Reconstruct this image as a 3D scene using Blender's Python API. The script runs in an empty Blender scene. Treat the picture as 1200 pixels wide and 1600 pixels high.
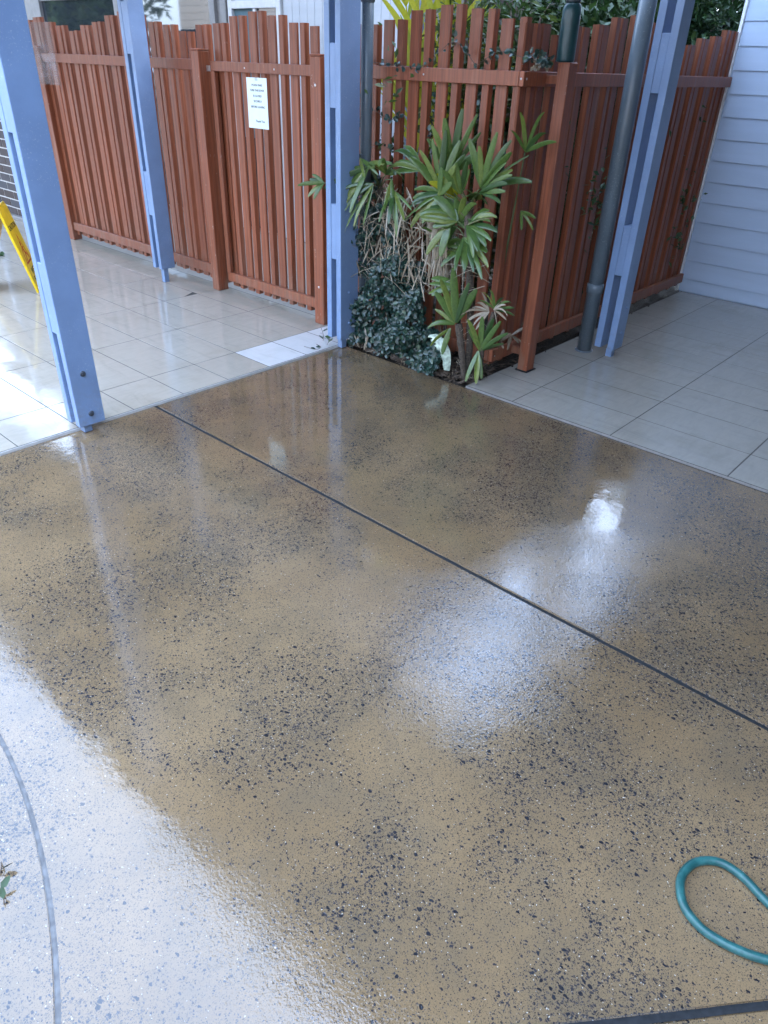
import bpy, bmesh, math, random
from mathutils import Vector, Matrix
from math import sin, cos, pi, radians, sqrt, atan2
rnd = random.Random(7)
scene = bpy.context.scene
COL = scene.collection

# ------------------------------------------------------------------ camera, sky, sun, exposure
cd = bpy.data.cameras.new('camera'); cam = bpy.data.objects.new('camera', cd); COL.objects.link(cam)
cd.sensor_fit = 'HORIZONTAL'; cd.sensor_width = 36.0; cd.lens = 33.52; cd.clip_start = .05; cd.clip_end = 500
rt, dn, fw = (0.674061, -0.738079, 0.029693), (-0.37625, -0.377653, -0.846058), (0.635671, 0.559122, -0.532263)
cam.matrix_world = Matrix(((rt[0], -dn[0], -fw[0], -3.21164), (rt[1], -dn[1], -fw[1], -3.221628),
                           (rt[2], -dn[2], -fw[2], 1.6), (0, 0, 0, 1)))
scene.camera = cam
scene.render.resolution_x, scene.render.resolution_y = 768, 1024

SUN_EL, SUN_DIR = radians(34), Vector((1, -.7))
wd = bpy.data.worlds.new('World'); scene.world = wd; wd.use_nodes = True
wn = wd.node_tree; bg = wn.nodes['Background']
sky = wn.nodes.new('ShaderNodeTexSky'); sky.sky_type = 'NISHITA'; sky.sun_disc = False
sky.sun_elevation = SUN_EL; sky.sun_rotation = atan2(SUN_DIR.x, SUN_DIR.y)
sky.air_density = 1.0; sky.dust_density = 2.2; sky.ozone_density = 1.0
hs = wn.nodes.new('ShaderNodeHueSaturation'); hs.inputs['Saturation'].default_value = .9
wn.links.new(sky.outputs[0], hs.inputs['Color'])
# bright broken cloud veil over the whole dome
tc = wn.nodes.new('ShaderNodeTexCoord'); cn = wn.nodes.new('ShaderNodeTexNoise'); cn.inputs['Scale'].default_value = 2.2; cn.inputs['Detail'].default_value = 5
wn.links.new(tc.outputs['Generated'], cn.inputs['Vector'])
cr = wn.nodes.new('ShaderNodeMapRange'); cr.inputs[1].default_value = .36; cr.inputs[2].default_value = .7; wn.links.new(cn.outputs[0], cr.inputs[0])
cm = wn.nodes.new('ShaderNodeMix'); cm.data_type = 'RGBA'; wn.links.new(cr.outputs[0], cm.inputs[0])
cm.inputs[6].default_value = (2.4, 4.3, 8.0, 1); cm.inputs[7].default_value = (5.8, 6.5, 7.7, 1)
ca = wn.nodes.new('ShaderNodeMix'); ca.data_type = 'RGBA'; ca.blend_type = 'ADD'; ca.inputs[0].default_value = 1
wn.links.new(hs.outputs[0], ca.inputs[6]); wn.links.new(cm.outputs[2], ca.inputs[7]); wn.links.new(ca.outputs[2], bg.inputs[0])
bg.inputs[1].default_value = .15
sl = bpy.data.lights.new('sun', 'SUN'); so = bpy.data.objects.new('sun', sl); COL.objects.link(so)
sl.energy = .5; sl.angle = radians(12); sl.color = (1, .94, .85)
sd = Vector((SUN_DIR.normalized().x * cos(SUN_EL), SUN_DIR.normalized().y * cos(SUN_EL), sin(SUN_EL)))
so.rotation_euler = sd.to_track_quat('Z', 'Y').to_euler(); so.location = (20, -11, 20)
vs = scene.view_settings
vs.view_transform = 'Standard'; vs.look = 'None'; vs.gamma = 1; vs.use_curve_mapping = False
vs.exposure = 2.5

# ------------------------------------------------------------------ node helpers
class NT:
    def __init__(s, name, rough=.5, spec=.5, metallic=0):
        s.m = bpy.data.materials.new(name); s.m.use_nodes = True; s.t = s.m.node_tree
        s.b = s.t.nodes['Principled BSDF']
        s.b.inputs['Roughness'].default_value = rough; s.b.inputs['Specular IOR Level'].default_value = spec
        s.b.inputs['Metallic'].default_value = metallic
        s._co = None
    def n(s, typ, **kw):
        nd = s.t.nodes.new('ShaderNode' + typ)
        for k, v in kw.items(): setattr(nd, k, v)
        return nd
    def put(s, sock, v):
        if hasattr(v, 'is_output') or isinstance(v, bpy.types.NodeSocket): s.t.links.new(v, sock)
        else:
            if isinstance(v, tuple) and len(v) == 3 and sock.type == 'RGBA': v = (*v, 1)
            sock.default_value = v
    def co(s, kind='Object'):
        if not s._co: s._co = s.n('TexCoord')
        return s._co.outputs[kind]
    def scale(s, vec, sc, loc=(0, 0, 0)):
        m = s.n('Mapping'); s.put(m.inputs[0], vec); m.inputs['Scale'].default_value = sc; m.inputs['Location'].default_value = loc
        return m.outputs[0]
    def noise(s, vec, sc, det=3, ro=.55, dist=0):
        m = s.n('TexNoise'); s.put(m.inputs['Vector'], vec); m.inputs['Scale'].default_value = sc
        m.inputs['Detail'].default_value = det; m.inputs['Roughness'].default_value = ro; m.inputs['Distortion'].default_value = dist
        return m.outputs[0]
    def voro(s, vec, sc, feat='F1'):
        m = s.n('TexVoronoi', feature=feat); s.put(m.inputs['Vector'], vec); m.inputs['Scale'].default_value = sc
        return m
    def math(s, op, a, b=0.0, clamp=False):
        m = s.n('Math', operation=op, use_clamp=clamp); s.put(m.inputs[0], a); s.put(m.inputs[1], b); return m.outputs[0]
    def maprange(s, v, a, b, c=0.0, d=1.0):
        m = s.n('MapRange'); m.interpolation_type = 'SMOOTHSTEP'
        for i, x in enumerate((v, a, b, c, d)): s.put(m.inputs[i], x)
        return m.outputs[0]
    def mix(s, f, a, b, blend='MIX'):
        m = s.n('Mix', data_type='RGBA', blend_type=blend); s.put(m.inputs[0], f); s.put(m.inputs[6], a); s.put(m.inputs[7], b)
        return m.outputs[2]
    def bump(s, h, strength, dist, normal=None):
        m = s.n('Bump'); s.put(m.inputs['Strength'], strength); m.inputs['Distance'].default_value = dist; s.put(m.inputs['Height'], h)
        if normal is not None: s.put(m.inputs['Normal'], normal)
        return m.outputs[0]
    def rand(s): return s.n('ObjectInfo').outputs['Random']
    def col(s, v): s.put(s.b.inputs['Base Color'], v); return s
    def rough(s, v): s.put(s.b.inputs['Roughness'], v); return s
    def nrm(s, v): s.put(s.b.inputs['Normal'], v); return s

def plain(name, c, rough=.5, var=.12, sc=18, spec=.5, metallic=0):
    k = NT(name, rough, spec, metallic); P = k.co()
    f = k.noise(P, sc, 4)
    lo = tuple(x * (1 - var) for x in c); hi = tuple(min(1, x * (1 + var)) for x in c)
    k.col(k.mix(k.maprange(f, .3, .7), lo, hi))
    return k.m

def m_concrete():
    k = NT('exposed_aggregate_concrete', .2, .8); P = k.co()
    w = k.n('VectorMath', operation='ADD'); nz = k.n('TexNoise'); nz.inputs['Scale'].default_value = 90; k.put(nz.inputs['Vector'], P)
    wm = k.n('VectorMath', operation='SCALE'); k.put(wm.inputs[0], nz.outputs['Color']); wm.inputs['Scale'].default_value = .006
    k.put(w.inputs[0], P); k.put(w.inputs[1], wm.outputs[0]); W = w.outputs[0]
    big = k.noise(P, 1.3, 5, .6); mid = k.noise(k.scale(P, (1, 1, 1), (4, 2, 0)), 3.5, 5, .65); fine = k.noise(P, 320, 3, .7)
    base = k.mix(k.maprange(big, .35, .65), (.182, .120, .062), (.232, .158, .085))
    base = k.mix(k.maprange(mid, .42, .72, 0, .55), base, (.122, .094, .061))
    base = k.mix(k.maprange(fine, .3, .7, 0, .55), base, k.mix(.5, base, (.05, .038, .023)))
    dens = k.maprange(k.noise(k.scale(P, (1, 1, 1), (9, 5, 0)), 2.0, 4, .65), .36, .66)
    def stones(vec, sc, lo, hi, edge, colr, src, chan=0):
        a = k.voro(vec, sc); e = k.voro(vec, sc, 'DISTANCE_TO_EDGE')
        sp = k.n('SeparateColor'); k.put(sp.inputs[0], a.outputs['Color'])
        thr = k.maprange(dens, 0, 1, lo, hi)
        on = k.math('LESS_THAN', sp.outputs[chan], thr)
        on = k.math('MULTIPLY', on, k.maprange(e.outputs['Distance'], edge, edge + .08))
        on = k.math('MULTIPLY', on, k.maprange(a.outputs['Distance'], .62, .5))
        tint = k.math('MULTIPLY', sp.outputs[2], .7)
        return k.mix(on, src, k.mix(tint, colr, tuple(x * 2.4 for x in colr)))
    base = k.mix(k.math('MULTIPLY', dens, .2), base, (.095, .075, .048))
    base = stones(W, 460, .22, .42, .04, (.055, .041, .027), base)
    base = stones(k.scale(W, (1, 1, 1), (3, 1, 0)), 290, .12, .36, .05, (.030, .026, .024), base)
    base = stones(k.scale(W, (1, 1, 1), (1, 7, 0)), 330, .008, .025, .08, (.22, .20, .17), base, 1)
    base = stones(k.scale(W, (1, .8, 1), (7, 3, 0)), 185, .03, .28, .06, (.020, .019, .021), base)
    base = stones(k.scale(W, (1, .75, 1), (5, 5, 0)), 116, .002, .15, .10, (.014, .015, .018), base)
    k.col(base)
    # water film: smooth mirror pools, elsewhere a thin film that follows the aggregate
    sx = k.n('SeparateXYZ'); k.put(sx.inputs[0], P)
    def pool(x, y, r0, r1, sxx=1.0):
        dx = k.math('MULTIPLY', k.math('SUBTRACT', sx.outputs[0], x), sxx); dy = k.math('SUBTRACT', sx.outputs[1], y)
        d = k.math('SQRT', k.math('ADD', k.math('MULTIPLY', dx, dx), k.math('MULTIPLY', dy, dy)))
        d = k.math('ADD', d, k.math('MULTIPLY', k.math('SUBTRACT', k.noise(P, 7, 4, .6), .5), r1 * .9))
        return k.maprange(d, r0, r1, 1, 0)
    film = k.maprange(k.noise(k.scale(P, (1, 1, 1), (2, 8, 0)), 1.6, 4, .6), .5, .68, 0, .5)
    for a in POOLS: film = k.math('MAXIMUM', film, pool(*a))
    h = k.noise(P, 70, 3, .55, .6); h2 = k.noise(P, 210, 2, .5)
    rip = k.math('MAXIMUM', k.math('MAXIMUM', pool(-1.72, -2.22, .25, .62), pool(-1.05, -2.42, .2, .55)), k.math('MULTIPLY', pool(-2.85, -2.75, .3, .8), .45))
    rip = k.math('MULTIPLY', rip, k.math('SUBTRACT', 1.0, film))
    hh = k.math('ADD', h, k.math('MULTIPLY', h2, .55))
    n1 = k.bump(hh, k.maprange(k.math('MAXIMUM', film, k.math('MULTIPLY', rip, .8)), 0, 1, k.maprange(k.noise(k.scale(P, (1, 1, 1), (11, 3, 0)), 1.9, 3), .35, .65, .06, .42), .02), .0008)
    n2 = k.bump(k.noise(P, 7.0, 5, .6), .5, .0022, n1)
    n3 = k.bump(k.noise(P, 135, 2, .5, .8), rip, .0008, n2)
    k.nrm(n3)
    k.rough(k.math('MULTIPLY', k.maprange(film, 0, 1, .075, .025), k.math('SUBTRACT', 1.0, k.math('MULTIPLY', rip, .5))))
    k.b.inputs['IOR'].default_value = 1.5
    return k.m
POOLS = [(-.72, -.05, .22, .55), (-.75, -.62, .2, .5), (-.35, -.25, .35, .75), (-.58, -2.2, .13, .28), (-1.27, -.72, .12, .3), (-1.58, -1.72, .04, .16)]

def m_tile(name, c, var=.1, rough=.07):
    k = NT(name, rough, .38); P = k.co(); r = k.rand()
    G = k.n('NewGeometry').outputs['Position']
    v = k.noise(k.scale(G, (1, 4, 1)), 6, 5, .65, 1.2)
    a = tuple(x * (1 - var) for x in c)
    base = k.mix(k.maprange(v, .35, .7), c, a)
    st = k.noise(k.scale(G, (2.2, .35, 1)), 9, 5, .7, .6); base = k.mix(k.maprange(st, .5, .72, 0, .4), base, tuple(x * .62 for x in c))
    base = k.mix(k.math('MULTIPLY', r, .5), base, tuple(x * .86 for x in c))
    dirt = k.maprange(k.noise(G, 1.7, 5, .65), .52, .74, 0, .42)
    base = k.mix(dirt, base, (c[0] * .62, c[1] * .58, c[2] * .5))
    base = k.mix(k.maprange(k.noise(G, 420, 2), .62, .75, 0, .4), base, tuple(x * .6 for x in c))
    k.col(base)
    film = k.noise(G, 3.2, 4, .6)
    k.rough(k.maprange(film, .4, .65, rough * .5, rough * 2.6))
    k.nrm(k.bump(k.noise(G, 12, 3, .5), .35, .0009))
    return k.m

def m_fence(name, c, worn=0.0):
    k = NT(name, .42, .4); P = k.co(); r = k.rand()
    grain = k.noise(k.scale(P, (70, 70, 2.2)), 1.0, 4, .6, .6)
    streak = k.noise(k.scale(P, (14, 14, .9)), 1.0, 3, .6)
    a = k.mix(k.maprange(grain, .3, .72), tuple(x * .58 for x in c), tuple(x * 1.2 for x in c))
    a = k.mix(k.maprange(streak, .4, .75, 0, .35), a, (c[0] * .95, c[1] * 1.25, c[2] * 1.5))
    a = k.mix(k.math('MULTIPLY', r, .8), a, k.mix(.6, a, (c[0] * .5, c[1] * .55, c[2] * .65)))
    G = k.n('NewGeometry').outputs['Position']
    sz = k.n('SeparateXYZ'); k.put(sz.inputs[0], G)
    grime = k.math('MULTIPLY', k.maprange(sz.outputs[2], .02, .42, 1, 0), k.maprange(k.noise(k.scale(G, (18, 18, 5)), 1, 4, .65), .4, .65))
    a = k.mix(k.math('MULTIPLY', grime, .5), a, (.20, .13, .09))
    wash = k.maprange(k.noise(k.scale(G, (22, 22, 1.1)), 1, 4, .6), .52, .75)
    a = k.mix(k.math('MULTIPLY', wash, .28), a, (.36, .20, .14))
    chip = k.noise(k.scale(G, (1, 1, .45)), 55, 3, .7); area = k.noise(G, 2.6, 3, .6)
    t = k.math('MULTIPLY', k.maprange(chip, .66, .71), k.maprange(area, .40, .58, 0, 1))
    a = k.mix(k.math('MULTIPLY', t, .25 + worn), a, (.42, .33, .28))
    k.col(a); k.rough(k.maprange(grain, .3, .7, .36, .52))
    k.nrm(k.bump(grain, .25, .0006))
    return k.m

def m_paint(name, c, rough=.38):
    k = NT(name, rough, .45); P = k.co()
    G = k.n('NewGeometry').outputs['Position']
    f = k.noise(G, 5, 4, .6); s = k.noise(k.scale(G, (40, 40, 3)), 1, 3, .6)
    a = k.mix(k.maprange(f, .35, .7), tuple(x * .93 for x in c), tuple(x * 1.06 for x in c))
    sz = k.n('SeparateXYZ'); k.put(sz.inputs[0], G)
    splash = k.math('MULTIPLY', k.maprange(sz.outputs[2], .03, .38, 1, 0), k.maprange(k.noise(G, 28, 5, .7), .42, .7))
    a = k.mix(k.math('MULTIPLY', splash, .45), a, (.17, .17, .17))
    dust = k.math('MULTIPLY', k.maprange(k.noise(G, 130, 3, .7), .61, .66), k.maprange(k.noise(G, 6, 3), .42, .6))
    a = k.mix(k.math('MULTIPLY', dust, .3), a, (.55, .58, .6))
    k.col(a); k.nrm(k.bump(s, .12, .0008)); return k.m

def m_leaf(name, a, b, c, rough=.35, spec=.5, trans=.25):
    k = NT(name, rough, spec)
    g = k.n('NewGeometry'); r = g.outputs['Random Per Island']
    col = k.mix(k.maprange(r, 0, .6), a, b); col = k.mix(k.maprange(r, .72, 1), col, c)
    P = k.co(); col = k.mix(k.maprange(k.noise(P, 60, 3), .4, .8, 0, .5), col, tuple(x * .6 for x in a))
    k.col(col)
    if trans:
        tr = k.n('BsdfTranslucent'); k.put(tr.inputs[0], k.mix(.5, col, (b[0] * 1.2, b[1] * 1.3, b[2] * .6)))
        mx = k.n('MixShader'); mx.inputs[0].default_value = trans
        k.t.links.new(k.b.outputs[0], mx.inputs[1]); k.t.links.new(tr.outputs[0], mx.inputs[2])
        k.t.links.new(mx.outputs[0], k.t.nodes['Material Output'].inputs[0])
    return k.m

def m_glass(name, c=(.02, .025, .03)):
    k = NT(name, .03, .8); k.col(c); k.b.inputs['IOR'].default_value = 1.6
    k.nrm(k.bump(k.noise(k.co(), 1.2, 2), .1, .004)); return k.m

def m_board(name, c):
    k = NT(name, .4, .4); G = k.n('NewGeometry').outputs['Position']
    f = k.noise(k.scale(G, (1, .5, 6)), 3, 4, .6)
    a = k.mix(k.maprange(f, .35, .7), tuple(x * .94 for x in c), c)
    a = k.mix(k.math('MULTIPLY', k.rand(), .12), a, tuple(x * .85 for x in c))
    k.col(a); k.nrm(k.bump(k.noise(k.scale(G, (8, 8, 90)), 1, 3), .12, .001)); return k.m

def m_soil():
    k = NT('dark_garden_soil', .85, .3); P = k.co(); f = k.noise(P, 60, 5, .7)
    k.col(k.mix(k.maprange(f, .35, .7), (.012, .009, .007), (.05, .036, .024))); k.nrm(k.bump(f, .8, .01)); return k.m

def m_brick(name):
    k = NT(name, .8, .3); r = k.rand(); P = k.n('NewGeometry').outputs['Position']
    k.col(k.mix(r, k.mix(k.noise(P, 40, 4), (.045, .036, .034), (.09, .065, .055)), (.07, .07, .075))); return k.m

def m_hose():
    k = NT('teal_rubber', .35, .5); P = k.co()
    f = k.noise(k.scale(P, (30, 30, 30)), 1, 4, .6); g = k.noise(P, 160, 3, .7)
    a = k.mix(k.maprange(f, .4, .68), (.010, .066, .064), (.022, .108, .102)); a = k.mix(k.maprange(g, .58, .72, 0, .7), a, (.012, .045, .058))
    k.col(a); return k.m

MAT = dict(
    concrete=m_concrete(), tile=m_tile('pale_porcelain_tile', (.37, .335, .275)), tile_shaded=m_tile('shaded_porcelain_tile', (.30, .28, .24), .1, .045),  # second tile is the same kind, its dimmer light put into a darker colour
    tile3=m_tile('white_porcelain_tile', (.56, .56, .55), .05), grout=plain('dark_grout', (.05, .046, .04), .9),
    rubber=plain('black_joint_rubber', (.014, .016, .018), .7, .3, 60, .25), jgrey=plain('grey_joint_sealant', (.15, .15, .15), .85, .25, 40, .1),
    fence=m_fence('red_wood_grain_aluminium', (.262, .074, .032)), rail=m_fence('red_wood_grain_rail', (.285, .085, .039)),
    post=m_fence('scuffed_red_post', (.262, .074, .032), .55),
    blue=m_paint('cornflower_blue_paint', (.165, .25, .41)), bolt=plain('zinc_bolt', (.10, .12, .15), .35, .3, 80, .5, .7),
    steel=plain('bright_screw', (.6, .6, .6), .3, .1, 80, .5, .9),
    pipe=m_paint('slate_grey_pipe_paint', (.105, .138, .165), .28), siding=m_board('pale_blue_white_siding', (.42, .51, .64)),
    clad=m_board('white_cladding', (.40, .42, .44)), trim=plain('white_trim', (.74, .75, .76), .4, .05),
    frame=plain('grey_window_frame', (.20, .19, .18), .4, .1), wframe=plain('pale_window_frame', (.50, .50, .49), .4, .06),
    glass=m_glass('dark_window_glass'), blind=plain('teal_blind', (.05, .10, .12), .6), brown=plain('dark_brown_board', (.045, .03, .026), .7, .3, 12),
    soil=m_soil(), brick=m_brick('dark_brick'), mortar=plain('pale_mortar', (.42, .40, .37), .9), soffit=plain('cream_soffit', (.22, .20, .17), .7, .06),
    roof=plain('grey_roof_sheet', (.22, .22, .23), .5), yellow=plain('yellow_plastic', (.72, .50, .008), .35, .1, 20),
    ink=plain('black_ink', (.02, .018, .018), .6), redink=plain('red_ink', (.45, .05, .02), .6), paper=plain('white_paper', (.66, .78, .80), .3, .03),
    bottle=plain('dark_teal_enamel', (.010, .045, .052), .3, .12, 30), cap=plain('black_cap', (.03, .045, .055), .4, .1),
    hose=m_hose(), palm=m_leaf('palm_leaf', (.030, .075, .020), (.085, .15, .032), (.20, .23, .045), .28, .6, .2),
    palmy=m_leaf('sunlit_yellow_leaf', (.30, .33, .02), (.42, .40, .03), (.20, .26, .03), .4, .4, .35),  # yellow green leaf, brightened so its colour carries sunlight
    dead=m_leaf('dry_palm_leaf', (.20, .155, .105), (.32, .27, .20), (.42, .38, .32), .75, .2, .1),
    fibre=plain('brown_palm_fibre', (.06, .045, .032), .9, .4, 90), ivy=m_leaf('ivy_leaf', (.010, .030, .024), (.022, .055, .042), (.05, .09, .05), .3, .55, .08),
    stemg=plain('green_stem', (.08, .12, .04), .5), twig=plain('brown_twig', (.09, .065, .045), .8, .3, 50),
    leafd=m_leaf('dark_shrub_leaf', (.018, .042, .016), (.036, .078, .024), (.075, .115, .035), .4, .5, .25),
    leafm=m_leaf('mid_tree_leaf', (.03, .06, .02), (.055, .095, .028), (.11, .13, .04), .45, .4, .3),
    bark=plain('grey_bark', (.11, .085, .065), .9, .35, 25), varieg=plain('cream_variegated_leaf', (.42, .50, .40), .4, .35, 45),
    base=plain('bare_ground', (.20, .17, .13), .9), white=m_board('white_painted_boards', (.72, .71, .68)), mulch=plain('mulch_chips', (.07, .048, .032), .85, .5, 60),
    brownboard=m_board('brown_timber_boards', (.16, .11, .075)), clear=None)
k = NT('clear_acrylic', .04, .5); k.col((.35, .36, .36)); k.b.inputs['Alpha'].default_value = .13; MAT['clear'] = k.m

# ------------------------------------------------------------------ object helpers
def link(o, parent=None):
    COL.objects.link(o)
    if parent is not None: o.parent = parent
    return o
def mesh(name, verts, faces, mat, smooth=False):
    me = bpy.data.meshes.new(name); me.from_pydata(verts, [], faces); me.validate()
    if isinstance(mat, (list, tuple)):
        for m in mat: me.materials.append(m)
    elif mat: me.materials.append(mat)
    if smooth: me.polygons.foreach_set('use_smooth', [True] * len(me.polygons))
    return me
def part(name, me, parent=None, loc=(0, 0, 0), rot=(0, 0, 0), scl=(1, 1, 1)):
    o = bpy.data.objects.new(name, me); o.location = loc; o.rotation_euler = rot; o.scale = scl
    return link(o, parent)
def tag(o, label, cat, group=None):
    o['label'] = label; o['category'] = cat
    if group: o['group'] = group
    return o
def thing(name, label, cat, loc=(0, 0, 0), group=None, rot=(0, 0, 0)):
    o = bpy.data.objects.new(name, None); o.empty_display_size = .1; o.location = loc; o.rotation_euler = rot; link(o)
    return tag(o, label, cat, group)
def struct(name, me, loc=(0, 0, 0), parent=None):
    o = part(name, me, parent, loc)
    if parent is None: o['kind'] = 'structure'
    return o
def bm_mesh(name, bm, mat, smooth=False):
    me = bpy.data.meshes.new(name); bm.normal_update(); bm.to_mesh(me); bm.free()
    for m in (mat if isinstance(mat, (list, tuple)) else [mat]): me.materials.append(m)
    if smooth: me.polygons.foreach_set('use_smooth', [True] * len(me.polygons))
    return me
def box_me(name, sx, sy, sz, mat, bev=.003, seg=1):
    bm = bmesh.new(); bmesh.ops.create_cube(bm, size=1)
    for v in bm.verts: v.co = Vector((v.co.x * sx, v.co.y * sy, v.co.z * sz))
    if bev: bmesh.ops.bevel(bm, geom=bm.edges[:], offset=bev, segments=seg, affect='EDGES', profile=.5)
    return bm_mesh(name, bm, mat)
def box(name, lo, hi, mat, parent=None, bev=.003, seg=1):
    c = [(a + b) / 2 for a, b in zip(lo, hi)]; s = [abs(b - a) for a, b in zip(lo, hi)]
    return part(name, box_me(name, *s, mat, bev, seg), parent, c)
def tube_geo(pts, rad, n=8, cap=True):
    """tube along pts; rad = number or list"""
    pts = [Vector(p) for p in pts]; V, F = [], []
    up = Vector((.3, .2, 1)).normalized(); px = None
    for i, p in enumerate(pts):
        t = (pts[min(i + 1, len(pts) - 1)] - pts[max(i - 1, 0)]).normalized()
        if px is None:
            px = t.cross(up) if abs(t.dot(up)) < .98 else t.cross(Vector((1, 0, 0)))
        px = (px - t * px.dot(t)).normalized(); py = t.cross(px)
        r = rad[i] if isinstance(rad, (list, tuple)) else rad
        for j in range(n):
            a = 2 * pi * j / n; V.append(p + (px * cos(a) + py * sin(a)) * r)
    for i in range(len(pts) - 1):
        for j in range(n):
            F.append((i * n + j, i * n + (j + 1) % n, (i + 1) * n + (j + 1) % n, (i + 1) * n + j))
    if cap: F.append(tuple(range(n))[::-1]); F.append(tuple(range((len(pts) - 1) * n, len(pts) * n)))
    return V, F
class GB:
    """collects geometry for one mesh"""
    def __init__(s): s.v, s.f, s.mi = [], [], []
    def add(s, vf, mi=0):
        o = len(s.v); s.v += [tuple(p) for p in vf[0]]; s.f += [tuple(i + o for i in q) for q in vf[1]]; s.mi += [mi] * len(vf[1]); return s
    def me(s, name, mat, smooth=False):
        m = mesh(name, s.v, s.f, mat, smooth)
        if any(s.mi) and len(m.polygons) == len(s.mi): m.polygons.foreach_set('material_index', s.mi)
        return m
def lathe(prof, n=28):
    V, F = [], []
    for r, z in prof:
        for j in range(n): V.append((r * cos(2 * pi * j / n), r * sin(2 * pi * j / n), z))
    for i in range(len(prof) - 1):
        for j in range(n): F.append((i * n + j, i * n + (j + 1) % n, (i + 1) * n + (j + 1) % n, (i + 1) * n + j))
    F.append(tuple(range(n))[::-1]); F.append(tuple(range((len(prof) - 1) * n, len(prof) * n)))
    return V, F
def text_me(name, body, size, mat, extrude=.0004, align='CENTER', bold=0.0):
    c = bpy.data.curves.new(name, 'FONT'); c.body = body; c.size = size; c.align_x = align; c.align_y = 'CENTER'; c.extrude = extrude; c.offset = bold
    c.resolution_u = 2
    o = bpy.data.objects.new(name, c); COL.objects.link(o)
    dg = bpy.context.evaluated_depsgraph_get(); me = bpy.data.meshes.new_from_object(o.evaluated_get(dg))
    bpy.data.objects.remove(o); me.materials.clear(); me.materials.append(mat); me.name = name
    return me

# ------------------------------------------------------------------ ground, concrete slabs, joints
g = struct('ground', mesh('ground', [(-60, -60, -.16), (60, -60, -.16), (60, 60, -.16), (-60, 60, -.16)], [(0, 1, 2, 3)], MAT['base']))

def slab(name, poly, cuts=(), top=0.0, th=.12, edge=.004):
    bm = bmesh.new(); vs_ = [bm.verts.new((x, y, top)) for x, y in poly]; bm.faces.new(vs_)
    for co, no in cuts:
        bmesh.ops.bisect_plane(bm, geom=bm.verts[:] + bm.edges[:] + bm.faces[:], plane_co=co, plane_no=no, clear_outer=True)
    bmesh.ops.recalc_face_normals(bm, faces=bm.faces[:])
    for f in bm.faces:
        if f.normal.z < 0: f.normal_flip()
    ext = bmesh.ops.extrude_face_region(bm, geom=bm.faces[:])
    for v in [e for e in ext['geom'] if isinstance(e, bmesh.types.BMVert)]: v.co.z -= th
    bmesh.ops.recalc_face_normals(bm, faces=bm.faces[:])
    rim = [e for e in bm.edges if all(abs(v.co.z - top) < 1e-5 for v in e.verts) and len(e.link_faces) == 2 and abs(e.calc_face_angle(0)) > .5]
    if rim: bmesh.ops.bevel(bm, geom=rim, offset=edge, segments=2, affect='EDGES')
    bmesh.ops.triangulate(bm, faces=[f for f in bm.faces if len(f.verts) > 4])
    return struct(name, bm_mesh(name, bm, MAT['concrete']))
slab('concrete_slab', [(-1.3725, -7), (.046, -7), (.046, .052), (-1.3725, .052)])
RC, RR = Vector((-5.19, -1.34)), 2.3
arc = [(RC.x + RR * cos(radians(a)), RC.y + RR * sin(radians(a))) for a in [-90 + i * 127.2 / 60 for i in range(61)]]
dpt, ddir = Vector((-2.402, -3.131, 0)), Vector((.265, -.233, 0)).normalized()
dno = Vector((-ddir.y, ddir.x, 0))
if dno.x > 0: dno = -dno
dno = Vector((-.233, -.265, 0)).normalized()
polyB = [(-1.3875, .052), (-1.3875, -7), (-5.19, -7)] + arc
slab('concrete_slab', polyB, [(dpt - dno * .007, dno)])
slab('concrete_slab', polyB, [(dpt + dno * .007, -dno)])
disc = [(RC.x + (RR - .0075) * cos(2 * pi * i / 160), RC.y + (RR - .0075) * sin(2 * pi * i / 160)) for i in range(160)]
slab('concrete_slab', disc, [(Vector((0, .052, 0)), Vector((0, 1, 0)))])
def strip(name, a, b, w, mat, top=-.003, th=.05):
    a, b = Vector((*a, 0)), Vector((*b, 0)); d = (b - a).normalized(); n_ = Vector((-d.y, d.x, 0)) * w / 2
    k_ = max(2, int((b - a).length / .06)); V, F = [], []
    for i in range(k_ + 1):
        p = a.lerp(b, i / k_); j = rnd.uniform(-.0012, .0012); z = top + rnd.uniform(-.0015, .001)
        for q, zz in ((p - n_, z - .0012), (p + d * 0, z + .0016), (p + n_, z - .0012)):
            V.append((q.x + n_.x * j * 60, q.y + n_.y * j * 60, zz))
    for i in range(k_):
        for c in range(2): F.append((i * 3 + c, i * 3 + c + 1, i * 3 + 4 + c, i * 3 + 3 + c))
    return struct(name, mesh(name, V, F, mat, True))
strip('expansion_joint', (-1.38, .05), (-1.38, -7), .0165, MAT['rubber'])
strip('expansion_joint', dpt - ddir * .5, dpt + ddir * 4, .017, MAT['rubber'], -.002) if False else strip('expansion_joint', tuple((dpt - ddir * .45)[:2]), tuple((dpt + ddir * 1.42)[:2]), .016, MAT['rubber'], .0005)
V, F = [], []
for i in range(181):
    a = radians(-90 + 127 * i / 180)
    for r_, z in ((RR - .010, -.004), (RR - .0065, -.003), (RR - .0025, -.003), (RR + .001, -.004)): V.append((RC.x + r_ * cos(a), RC.y + r_ * sin(a), z))
for i in range(180):
    for c in range(3): F.append((i * 4 + c, i * 4 + 4 + c, i * 4 + 5 + c, i * 4 + 1 + c))
struct('curved_joint', mesh('curved_joint', V, F, MAT['jgrey'], True))

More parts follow.
